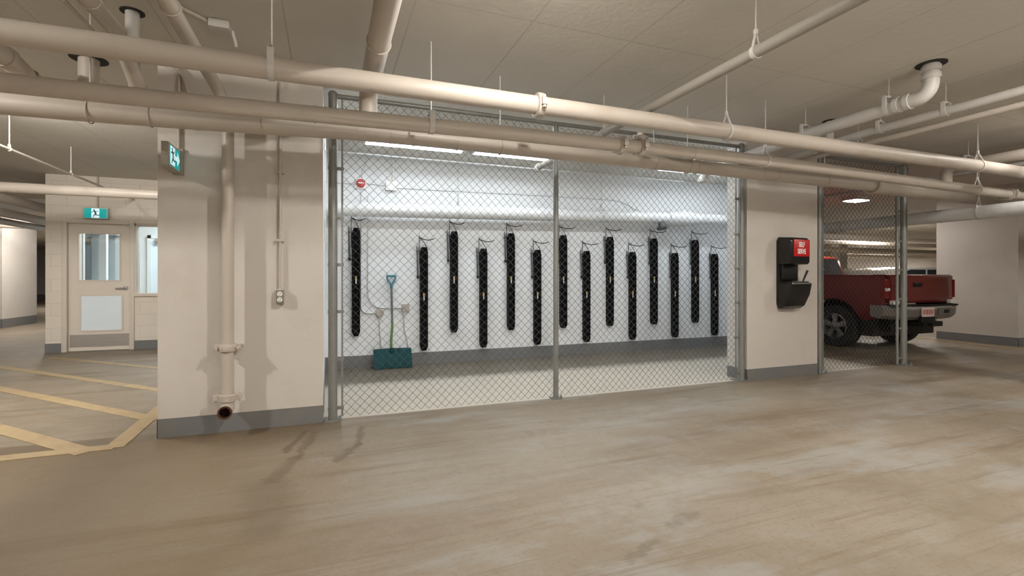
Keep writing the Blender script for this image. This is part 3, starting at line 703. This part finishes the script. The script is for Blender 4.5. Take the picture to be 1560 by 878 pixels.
chain_mesh(2.165,4.478,.02,2.75,FY).build('chain_link_mesh', M['wire'], fn, smooth=0)
tension(fn,.037,.037,.112,ZS); tension(fn,4.552,.038,4.474,ZS)
f2 = thing('chain_link_fence', 'narrow chain link fence panel between right pillar and open garage by the truck', 'fence', (6.6,FY,0))
post(f2,5.845,.036); post(f2,7.50,.04)
MB().tube([(5.88,FY,2.765),(7.46,FY,2.765)],.021,16).build('top_rail', M['galv'], f2)
chain_mesh(5.912,7.382,.02,2.75,FY).build('chain_link_mesh', M['wire'], f2, smooth=0)
tension(f2,5.845,.036,5.914,ZS); tension(f2,7.50,.04,7.38,ZS)
MB().tube([(7.36,FY,.02),(7.36,FY,2.76)],.018,14).build('inner_stile', M['galv'], f2)
MB().box(7.36,7.56,FY-.03,FY-.01,2.66,2.74).build('top_bracket', M['galv'], f2, bevel=.004)

# ------------------------------------------------------------------ bike cage contents
RX = [.345,1.25,1.68,2.12,2.55,2.98,3.42,3.83,4.26,4.69,5.115,5.545,5.98,6.41]
HI = [1,0,1,0,1,0,1,0,1,0,1,0,1,0]
# x positions were taken at the tray fronts
def rack_proto():
    t = thing('bike_rack', '', 'bike rack', (0,0,0), 'wall bike racks in the cage')
    w, H = .052, 1.445
    out = [(-w*.55,0),(w*.55,0),(w,.055),(w,H-.075),(w*.55,H),(-w*.55,H),(-w,H-.075),(-w,.055)]
    m = MB(); y0, y1 = -.085, 0.
    ins = [(x*.72, .03+(z/H)*(H-.06)) for x, z in out]
    n = 8; vs = [(x,y1,z) for x,z in out]+[(x,y0,z) for x,z in out]+[(x,y0,z) for x,z in ins]+[(x,y0+.03,z) for x,z in ins]
    fs = [tuple(range(n))]
    for a in range(3):
        for i in range(n): fs.append((a*n+i,a*n+(i+1)%n,(a+1)*n+(i+1)%n,(a+1)*n+i))
    fs.append(tuple(3*n+i for i in range(n)))
    m.add(vs, fs)
    for z in (.3,.95,1.25): m.disc((0,y0+.027,z),(0,1,0),.006,.006,8)
    m.build('tray', M['rack'], t, bevel=.004)
    hk = MB()
    ap = (-.058,-.02,H+.14)
    hk.tube([(-.055,-.01,H-.25),(-.058,-.015,H+.02),ap,(-.01,-.04,H+.095),(.045,-.07,H-.02),(.052,-.06,H-.14)],.0042,6,bend=.02)
    hk.tube([(-.058,-.015,H+.165),ap,(-.01,-.09,H+.105),(.045,-.15,H+.09),(.09,-.20,H+.10),(.115,-.21,H+.115)],.006,6,bend=.03)
    hk.build('wheel_hook', M['rack'], t)
    lk = MB().tube([(-.095,-.02,H+.02),(-.085,-.03,H-.40)],.006,6).tube([(-.078,-.025,H+.0),(-.075,-.03,H-.40)],.004,6).box(-.099,-.091,-.03,-.015,H-.12,H+.02)
    lo = lk.build('lock_bar', M['grey_dark'], t)
    MB().lathe((-.082,-.03,H-.44),(0,0,1),[(0,0),(.014,.004),(.018,.02),(.014,.045),(0,.05)],12).build('knob', M['black'], lo)
    MB().box(-.078,-.055,-.028,-.018,H-.43,H-.415).box(-.10,-.05,-.015,.0,H-.06,H-.05).build('bracket', M['grey_dark'], lo)
    sk = MB().box(-.012,.012,y0-.002+.03,y0+.03,.765,.80); sko = sk.build('sticker', M['yellow_sticker'], t, smooth=0)
    MB().box(-.006,.008,y0-.002+.03,y0+.03,.70,.765).build('white_strip', M['white'], sko, smooth=0)
    return t
def kids(o): return [c for c in COL.objects if c.parent == o]
def copy_tree(o, parent=None):
    c = o.copy(); COL.objects.link(c)
    if parent is not None: c.parent = parent
    for k in kids(o): copy_tree(k, c)
    return c
RK = rack_proto()
ordi = ['first','second','third','fourth','fifth','sixth','seventh']
hi_i = lo_i = 0
WB = 6.85
for i, x in enumerate(RX):
    o = RK if i == 0 else copy_tree(RK)
    xw = x*(WB-.05)/6.78
    if xw > 5.3 or True:
        o.location = (xw, WB-.001, .435 if HI[i] else .198)
    if HI[i]:
        n = hi_i; hi_i += 1
        lab = 'black wall bike rack left of the blue snow shovel, first of the upper row' if n == 0 else f'{ordi[n]} black wall bike rack from the left in the upper row'
        if n == 6: lab = 'last black wall bike rack of the upper row, towards the right pillar'
    else:
        n = lo_i; lo_i += 1
        lab = 'first black wall bike rack of the lower row, just right of the snow shovel' if n == 0 else f'{ordi[n]} black wall bike rack from the left in the lower row'
        if n == 6: lab = 'last black wall bike rack of the lower row, nearest the right pillar'
    o['label'] = lab


CP = thing('cage_pipe', 'large pale pipe running along the back wall above the bike racks', 'pipe', (2.7,6.6,2.1))
MB().tube([(-.03,6.62,2.10),(6.9,6.62,2.235)],.096,28).build('pipe_body', M['pipe_cage'], CP)
MB().lathe((5.25,6.62,2.203),(1,0,.02),[(.097,0),(.118,.01),(.12,.15),(.14,.2),(.14,.34),(.12,.4),(.118,.5),(.097,.51)]).build('tee_fitting', M['pipe_cage'], CP)
MB().tube([(5.1,6.60,2.18),(5.1,6.56,2.03)],.05,20).lathe((5.1,6.56,2.03),(0,-.2,-1),[(.05,-.02),(.075,-.015),(.085,.0),(.075,.02),(0,.025)]).build('branch_stub', M['grey_dark'], CP)
for bx in (1.7,4.0): MB().ring((bx,6.62,2.13+bx*.017-.02),(1,0,0),.10,.005).build('strap', M['pipe_cage'], CP)
for bx in (1.7,4.0): hanger(CP,(bx,6.62,2.10+bx*.0195),.096,(1,0,0))

fb = thing('fire_bell', 'red round fire alarm on a white plate high on the cage back wall', 'fire alarm', (.408,6.85,2.41))
MB().box(.335,.481,6.82,6.849,2.41,2.555).build('back_box', M['white'], fb, bevel=.006)
rb = MB().lathe((.408,6.82,2.482),(0,-1,0),[(.058,0),(.06,.012),(.05,.028),(.02,.036),(0,.037)],20).build('bell', M['red_bell'], fb)
MB().box(.372,.444,6.778,6.786,2.476,2.490).build('white_bar', M['white'], rb)
def conduit(pts, lab, r=.009, bend=.06, m='pipe_cage'):
    return tag(MB().tube(pts, r, 8, bend=bend).build('wall_conduit', M[m], None), lab, 'conduit')
YB = 6.838
conduit([(-.035,YB,2.475),(.334,YB,2.478)], 'short level conduit left of the red fire alarm')
conduit([(.482,YB,2.492),(.732,YB,2.478)], 'level conduit between the red fire alarm and white box')
conduit([(.88,YB,2.455),(3.6,YB,2.49),(4.5,YB,2.49),(4.9,YB,2.30),(5.49,YB,2.29)], 'long conduit along the cage back wall from the white box to the pipe', .007, .2)
conduit([(.43,YB,2.556),(.43,YB,2.66),(.50,YB,2.80),(.50,YB,CZ)], 'bent conduit from the red fire alarm to the ceiling')
jw = thing('junction_box', 'white box on the cage back wall right of the red fire alarm', 'junction box', (.807,6.85,2.41))
MB().box(.732,.882,6.78,6.849,2.41,2.53).build('box_body', M['white'], jw, bevel=.006)
MB().tube([(.83,6.815,2.53),(.83,6.815,CZ)],.011,10).build('conduit', M['white'], jw)
o1 = thing('round_outlet', 'round beige outlet box low on the back wall beside the first rack', 'outlet', (.65,6.85,.68))
MB().lathe((.655,6.849,.735),(0,-1,0),[(.055,0),(.055,.045),(.045,.055),(0,.055)],20).build('box_body', M['box_beige'], o1)
MB().tube([(.416,YB,2.40),(.416,YB,.735),(.61,YB,.735)],.009,8,bend=.22).build('conduit', M['pipe_cage'], o1)
MB().tube([(.65,6.79,.70),(.645,6.785,.5),(.668,6.78,.33),(.672,6.78,.06)],.008,8,bend=.1).build('power_cord', M['cord'], o1)
o2 = thing('square_outlet', 'square beige outlet box on the back wall behind the shovel shaft', 'outlet', (1.0,6.85,.74))
MB().box(.955,1.055,6.79,6.849,.745,.85).build('box_body', M['box_beige'], o2, bevel=.006)
MB().tube([(.506,YB,2.32),(.506,YB,.80),(.956,YB,.80)],.009,8,bend=.22).build('conduit', M['pipe_cage'], o2)
MB().tube([(.98,6.80,.75),(.975,6.785,.5),(1.02,6.78,.35),(1.04,6.78,.06)],.009,8,bend=.1).build('power_cord', M['cord'], o2)
for z in (1.1,1.7):
    MB().box(.485,.527,6.83,6.849,z,z+.018).build('strap', M['pipe_cage'], o2)
conduit([(-.033,4.95,2.42),(-.033,4.97,2.62),(-.033,5.3,2.70),(-.033,5.65,2.62),(-.033,5.68,1.6)], 'looped white conduit on the cage left wall behind the fence post', .012, .15)

# snow shovel
sh = thing('snow_shovel', 'teal snow shovel leaning against the cage back wall', 'shovel', (.81,6.66,0))
bl = MB(); nx, nz = 14, 10; vs = []; fs = []
def bpt(u, w, off):
    x = .81+(u-.5)*.505*(1-.03*(1-w)); z = .012+w*.245; y = 6.56+.14*w**1.4+.05*math.cos((u-.5)*PI)+off
    return (x,y,z)
for s_ in (0,1):
    for j in range(nz+1):
        for i in range(nx+1): vs.append(bpt(i/nx,j/nz,.007*s_))
W_ = nx+1; T_ = W_*(nz+1)
for j in range(nz):
    for i in range(nx):
        a = j*W_+i; fs.append((a,a+1,a+1+W_,a+W_)); fs.append((T_+a,T_+a+W_,T_+a+1+W_,T_+a+1))
for i in range(nx): fs.append((i,T_+i,T_+i+1,i+1)); a = nz*W_+i; fs.append((a,a+1,T_+a+1,T_+a))
for j in range(nz): a = j*W_; fs.append((a,a+W_,T_+a+W_,T_+a)); a += nx; fs.append((a,T_+a,T_+a+W_,a+W_))
bl.add(vs, fs)
for k in (-.18,-.09,.09,.18): bl.tube([(.81+k,6.60,.03),(.81+k,6.66,.14),(.81+k,6.735,.25)],.006,6)
bl.build('blade', M['teal'], sh, smooth=60)
MB().box(.78,.84,6.70,6.77,.16,.265).build('socket', M['teal'], sh, bevel=.01)
MB().tube([(.80,6.735,.20),(.80,6.74,.40),(.815,6.75,.52),(.815,6.755,.60)],.0165,14,bend=.05).build('lower_shaft', M['green_shaft'], sh)
MB().tube([(.815,6.755,.60),(.808,6.79,1.10)],.0155,14).build('upper_shaft', M['shaft'], sh)
gp = MB().tube([(.808,6.79,1.08),(.808,6.793,1.13)],.021,12)
gp.tube([(.808,6.793,1.12),(.755,6.797,1.19),(.752,6.80,1.235)],.013,10,bend=.03).tube([(.808,6.793,1.12),(.861,6.797,1.19),(.864,6.80,1.235)],.013,10,bend=.03).tube([(.742,6.80,1.238),(.874,6.80,1.238)],.016,12)
gp.build('grip', M['teal_light'], sh)

# cage lighting fixtures
def strip_light(x0, x1, y, lab, z=2.845):
    t = thing('strip_light', lab, 'ceiling light', ((x0+x1)/2,y,z), 'strip lights on the cage ceiling')
    MB().prism([(y-.075,z+.015),(y+.075,z+.015),(y+.05,z+.04),(y+.04,CZ-.001),(y-.04,CZ-.001),(y-.05,z+.04)],'x',x0,x1).build('housing', M['fixture'], t)
    for dy in (-.04,.04): MB().tube([(x0+.02,y+dy,z),(x1-.02,y+dy,z)],.013,12).build('lamp_tube', M['tube'], t)
    for xe in (x0,x1-.02): MB().box(xe,xe+.02,y-.075,y+.075,z-.016,z+.02).build('end_plate', M['fixture'], t)
strip_light(.40,1.63,6.10,'fluorescent strip light at the left end of the cage ceiling')
strip_light(1.75,2.98,6.10,'middle fluorescent strip light on the cage ceiling')
strip_light(4.6,5.83,6.02,'fluorescent strip light at the right end of the cage ceiling')
tag(MB().tube([(-.035,6.40,2.78),(3.2,6.40,2.78),(5.4,6.40,2.78)],.011,8).build('ceiling_conduit', M['pipe_cage'], None), 'straight conduit below the cage ceiling behind the strip lights', 'conduit')

# ------------------------------------------------------------------ pickup truck (rear toward the camera, parked along +Y)
TX0, TX1 = 8.34, 10.18
tk = thing('pickup_truck', 'dark red pickup truck parked tail out behind the narrow fence panel', 'truck', (9.26,7.8,0))
def arch(cy, r, z, n=14): return [(cy+r*math.cos(a), .38+r*math.sin(a)) for a in [PI*(k/n) for k in range(n+1)]]
def side_profile():
    zb = .50; p = [(5.20,.62),(5.20,1.22),(5.24,1.25),(7.02,1.25),(7.02,zb)]
    a = [(y,z) for y, z in arch(6.02,.47,0) if z >= zb-.001]
    p += a; p += [(5.50,zb),(5.32,.55)]
    return p
for sx, nm in ((TX0,'left'),(TX1-.09,'right')):
    MB().prism(side_profile(),'x',sx,sx+.09).build('bed_side', M['truck_red'], tk, bevel=.012)
MB().box(TX0+.09,TX1-.09,5.28,7.0,.62,.68).build('bed_floor', M['black'], tk)
MB().box(TX0+.05,TX1-.05,6.95,7.02,.5,1.25).build('bed_front', M['truck_red'], tk)
tg = MB().prism([(5.17,.80),(5.15,.86),(5.15,1.19),(5.13,1.235),(5.15,1.262),(5.24,1.258),(5.24,.80)],'x',TX0+.13,TX1-.12)
tgo = tg.build('tailgate', M['truck_red'], tk, bevel=.012)
MB().box(9.03,9.24,5.135,5.152,1.065,1.135).build('handle', M['black'], tgo, bevel=.008)
MB().box(8.68,8.86,5.142,5.151,.895,.912).build('badge', M['steel'], tgo)
MB().box(9.95,9.985,5.142,5.151,.925,.945).build('emblem', M['steel'], tgo)
MB().box(TX0+.02,TX1-.02,5.22,6.98,1.25,1.272).build('bed_cover', M['truck_red'], tk, bevel=.008)
for x0 in (TX0-.002,TX1-.13):
    l = MB().box(x0,x0+.132,5.165,5.24,.88,1.19).build('tail_light', M['lamp_red'], tk, bevel=.012)
    if x0 < 9: MB().box(x0+.01,x0+.125,5.158,5.166,1.0,1.05).build('clear_lens', M['lamp_white'], l, bevel=.004)
for x0 in (TX0+.10,TX1-.25): MB().box(x0,x0+.14,5.09,5.16,.785,.85).build('bumper_pad', M['lamp_white'], tk, bevel=.008)
bpf = [(5.20,.56),(5.06,.53),(5.01,.58),(5.0,.70),(5.03,.745),(5.20,.745)]
nb = 16; vs = []; fs = []
for i in range(nb+1):
    u = i/nb; x = TX0-.05+u*(TX1-TX0+.08); bow = .16*abs(2*u-1)**3.5; lift = .03*abs(2*u-1)**3
    for (y,z) in bpf: vs.append((x,y+bow,z+lift))
n_ = len(bpf)
for i in range(nb):
    for k in range(n_): l = (k+1) % n_; fs.append((i*n_+k,i*n_+l,(i+1)*n_+l,(i+1)*n_+k))
fs += [tuple(range(n_)), tuple(nb*n_+k for k in range(n_))]
bo = MB().add(vs, fs).build('bumper', M['chrome'], tk, smooth=35)
MB().prism([(TX0-.02,5.22),(TX0+.1,5.07),(9.26,5.02),(TX1-.1,5.07),(TX1+.01,5.22)],'z',.746,.775).build('step_pad', M['black'], bo)
lp = MB().box(8.96,9.27,4.985,4.997,.585,.735).build('licence_plate', M['plate'], bo)
q = MB()
for k, w in enumerate((.018,.012,.022,.012,.02,.014,.018)): q.box(8.985+k*.038,8.985+k*.038+w,4.981,4.985,.62,.70)
q.build('lettering', M['plate_red'], lp, smooth=0)
MB().box(8.94,9.29,4.99,5.02,.50,.60).build('plate_recess', M['black'], bo)
MB().box(9.40,9.72,4.985,5.0,.60,.725).build('step_insert', M['chrome'], bo, bevel=.004)
MB().box(9.53,9.65,4.978,4.986,.635,.69).build('step_slot', M['black'], bo)
MB().box(9.0,9.5,4.99,5.25,.42,.50).tube([(9.15,4.93,.46),(9.15,5.3,.46)],.03,8).build('hitch', M['black'], tk)
ch = MB().box(TX0+.12,TX1-.12,5.42,10.2,.24,.62).box(8.7,9.8,5.3,5.9,.32,.5); ch.build('chassis', M['black'], tk)
# cab
cabp = [(7.05,.45),(7.05,1.28),(7.16,1.58),(7.24,1.655),(7.5,1.69),(8.5,1.68),(8.72,1.63),(9.25,1.22),(9.25,.45)]
cabo = MB().prism(cabp,'x',TX0+.05,TX1-.05).build('cab', M['truck_red'], tk, bevel=.04)
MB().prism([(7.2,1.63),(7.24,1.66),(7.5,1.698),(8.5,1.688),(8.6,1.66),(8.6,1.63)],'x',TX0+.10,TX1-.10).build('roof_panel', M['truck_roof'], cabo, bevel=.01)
vs = [(TX0+.12,7.045,1.29),(TX1-.12,7.045,1.29),(TX1-.16,7.15,1.61),(TX0+.16,7.15,1.61)]
MB().add(vs+[(x,y+.03,z) for x,y,z in vs],[(0,1,2,3),(7,6,5,4),(0,4,5,1),(1,5,6,2),(2,6,7,3),(3,7,4,0)]).build('rear_window', M['dark_glass'], cabo, smooth=0)
for x in (TX0+.045,TX1-.053): MB().prism([(7.3,1.27),(7.35,1.58),(8.5,1.58),(9.0,1.27)],'x',x,x+.008).build('side_window', M['dark_glass'], cabo, smooth=0)
vs = [(TX0+.15,9.245,1.24),(TX1-.15,9.245,1.24),(TX1-.2,8.76,1.62),(TX0+.2,8.76,1.62)]
MB().add(vs+[(x,y+.02,z+.02) for x,y,z in vs],[(0,1,2,3),(7,6,5,4),(0,4,5,1),(1,5,6,2),(2,6,7,3),(3,7,4,0)]).build('windscreen', M['dark_glass'], cabo, smooth=0)
hp = [(9.25,.45),(9.25,1.20),(10.3,1.10),(10.5,1.0),(10.52,.5)]
a = [(y,z) for y,z in arch(9.75,.44,0) if z >= .449]
MB().prism([(10.52,.5),(10.5,1.0),(10.3,1.10),(9.25,1.20),(9.25,.45)]+a[::-1],'x',TX0+.03,TX1-.03).build('hood', M['truck_red'], tk, bevel=.015)
def wheel(p, x, y, out, r=.37, z=None):
    z = z or r
    w = MB().lathe((x,y,z),(out,0,0),[(r*.60,-.11),(r*.94,-.115),(r,-.085),(r,.085),(r*.94,.115),(r*.62,.115),(r*.60,.09),(r*.60,-.11)],32).build('wheel', M['tyre'], p)
    m = MB().lathe((x,y,z),(out,0,0),[(r*.60,.10),(r*.56,.105),(r*.52,.06),(r*.50,.0),(0,.0)],28).lathe((x,y,z),(out,0,0),[(r*.2,.0),(r*.19,.09),(r*.1,.10),(0,.10)],16)
    for k in range(5):
        a = k*2*PI/5+.3; c, s = math.cos(a), math.sin(a)
        vs = []
        for rad, wd, o in ((r*.15,.035,.085),(r*.54,.05,.085)):
            for sg in (-1,1):
                for oo in (o, o-.035): vs.append((x+out*oo, y+c*rad-s*sg*wd, z+s*rad+c*sg*wd))
        m.add(vs, [(0,2,6,4),(1,5,7,3),(0,4,5,1),(2,3,7,6),(4,6,7,5),(0,1,3,2)])
    m.build('rim', M['rim'], w)
for y in (6.02,9.75):
    wheel(tk, TX0+.13, y, -1); wheel(tk, TX1-.13, y, 1)

# silver car behind it
sc_ = thing('sedan_car', 'silver car whose roof shows above the red pickup bed', 'car', (15.0,8.9,0))
prof = [(12.6,.35),(12.62,.80),(13.0,.98),(13.45,1.36),(13.95,1.50),(15.3,1.50),(15.9,1.38),(16.6,1.02),(17.3,.95),(17.4,.4)]
MB().prism(prof,'y',8.05,9.75).build('body', M['silver_car'], sc_, bevel=.06)
for y in (8.045,9.747):
    MB().prism([(13.30,1.06),(13.6,1.35),(14.0,1.44),(14.6,1.44),(14.6,1.04)],'y',y,y+.01).build('side_window', M['dark_glass'], sc_, smooth=0)
    MB().prism([(14.68,1.04),(14.68,1.44),(15.25,1.44),(15.75,1.35),(16.3,1.04)],'y',y,y+.01).build('side_window', M['dark_glass'], sc_, smooth=0)
for x in (13.3,16.6):
    for y, s_ in ((8.12,-1),(9.68,1)):
        MB().lathe((x,y,.33),(0,s_,0),[(0,-.09),(.31,-.1),(.33,-.07),(.33,.07),(.31,.1),(.2,.1),(.19,.06),(0,.06)],28).build('wheel', M['tyre'], sc_)

# garage ceiling light behind the truck
gl = thing('ceiling_light', 'bright square ceiling light in the garage above the red pickup', 'ceiling light', (10.2,6.87,2.84))
MB().box(9.98,10.42,6.70,7.04,2.815,CZ-.001).build('housing', M['fixture'], gl, bevel=.01)
MB().box(10.01,10.39,6.73,7.01,2.805,2.815).build('diffuser', M['lamp_warm'], gl, smooth=0)
for x0, x1, y, lab in ((22.5,25.0,16.8,'distant fluorescent strip light at the left behind the pickup'),(25.6,28.0,16.8,'distant fluorescent strip light at the right behind the pickup')):
    t = thing('strip_light', lab, 'ceiling light', ((x0+x1)/2,y,2.7), 'distant strip lights behind the pickup')
    MB().box(x0,x1,y-.1,y+.1,2.72,CZ-.001).build('housing', M['fixture'], t); MB().box(x0+.05,x1-.05,y-.08,y+.08,2.69,2.72).build('diffuser', M['lamp_warm'], t)

# ------------------------------------------------------------------ lights
def area(name, loc, sx, sy, power, col, rot=(0,0,0)):
    l = bpy.data.lights.new(name, 'AREA'); l.shape = 'RECTANGLE'; l.size = sx; l.size_y = sy; l.energy = power; l.color = col
    o = bpy.data.objects.new(name, l); o.location = loc; o.rotation_euler = rot; COL.objects.link(o); return o
WARM = (1.,.945,.875); COOL = (.86,.94,1.)
R_D = math.radians
area('corridor_lamp_left', (-3.3,2.44,2.85), .06, .14, 110, WARM, (R_D(30),0,0))
area('corridor_lamp_middle', (1.15,2.05,2.85), .06, .14, 62, WARM, (R_D(15),0,0))
area('corridor_lamp_right', (4.1,1.35,2.84), .08, .3, 80, WARM, (0,0,0))
area('corridor_lamp_far_right', (7.6,1.6,2.84), .12, .6, 70, WARM, (0,0,0))
area('corridor_lamp_far_left', (-6.5,1.5,2.86), .15, 1.0, 25, WARM)
area('rear_lamp_right', (4.0,-2.5,2.86), 1.2, 1.2, 55, WARM)
area('bounce_fill', (1.8,-3.4,1.0), 4.0, 1.5, 500, WARM, (PI,0,0))  # added up-facing fill behind the camera, lifts the ceiling
area('left_bay_fill', (-2.7,5.7,2.86), .3, 1.0, 190, WARM, (R_D(34),0,0))  # no fixture here; added to brighten the block wall and door
area('left_bay_fill', (-7.0,6.0,2.86), .3, 1.2, 110, WARM)  # unseen fill added off to the left, lights the ceiling by floor bounce
area('far_left_fill', (-5.9,14.5,2.84), .3, 1.2, 190, WARM, (0,R_D(35),0))  # added fill aimed at the far left pillar
area('far_left_fill', (-8.0,25,2.86), .3, 1.2, 400, WARM)  # added fill for the far wall, no fixture there
area('truck_lamp', (10.2,6.87,2.79), .35, .3, 42, WARM)
area('right_bay_lamp', (12.8,2.0,2.86), .3, 1.2, 70, WARM)
area('deep_right_lamp_or_fill', (17,10.5,2.6), 1.5, .3, 260, WARM)  # added fill for the garage beyond the truck
area('deep_right_lamp_or_fill', (25,17.5,2.6), 3, .3, 550, WARM)
area('lobby_lamp', (-2.6,11.6,2.85), 1.0, 1.0, 110, (.95,.98,1.))
area('garage_fill', (13.6,7.2,2.86), 1.0, .3, 70, WARM)  # added to light the silver car and the dark space around it
area('deep_right_lamp_or_fill', (35,16.5,2.6), 5, .4, 600, WARM)  # added fill for the dark stretch of the deep right wall
for x, y in ((1.0,6.10),(2.37,6.10),(5.2,6.02)): area('cage_lamp_or_fill', (x,y,2.815), 1.2, .14, 11, COOL)
area('cage_lamp_or_fill', (1.3,5.0,2.87), 2.2, .12, 31, (.90,.96,1.))  # added toward the front without a fixture, evens out the back wall
area('cage_lamp_or_fill', (3.7,5.05,2.87), 1.6, .12, 31, (.90,.96,1.))  # second added front fill, further right
area('cage_lamp_or_fill', (6.0,6.0,2.87), 1.0, .12, 14, (.90,.96,1.))  # added fill for the dim racks at the right end
area('aisle_fill', (6.9,2.6,2.87), .1, .4, 14, WARM)  # added fill for the truck's side and nearby floor, no fixture

w = bpy.data.worlds.new('ambient'); SC.world = w; w.use_nodes = True
w.node_tree.nodes['Background'].inputs['Color'].default_value = (1,.93,.84,1); w.node_tree.nodes['Background'].inputs['Strength'].default_value = .05

# ------------------------------------------------------------------ camera
cam = bpy.data.cameras.new('camera'); co = bpy.data.objects.new('camera', cam); COL.objects.link(co)
cam.sensor_width = 36; cam.lens = 740/1560*36; cam.shift_y = (425-439)/1560
co.location = (0,0,1.2); co.rotation_euler = (PI/2, 0, -math.atan(280/740)); cam.clip_start = .05
SC.camera = co
SC.view_settings.view_transform = 'Standard'; SC.view_settings.look = 'None'; SC.view_settings.exposure = -.22; SC.view_settings.gamma = 1
for o in list(bpy.data.objects):
    if '_o' in o: del o['_o']
print('script done', len(bpy.data.objects))
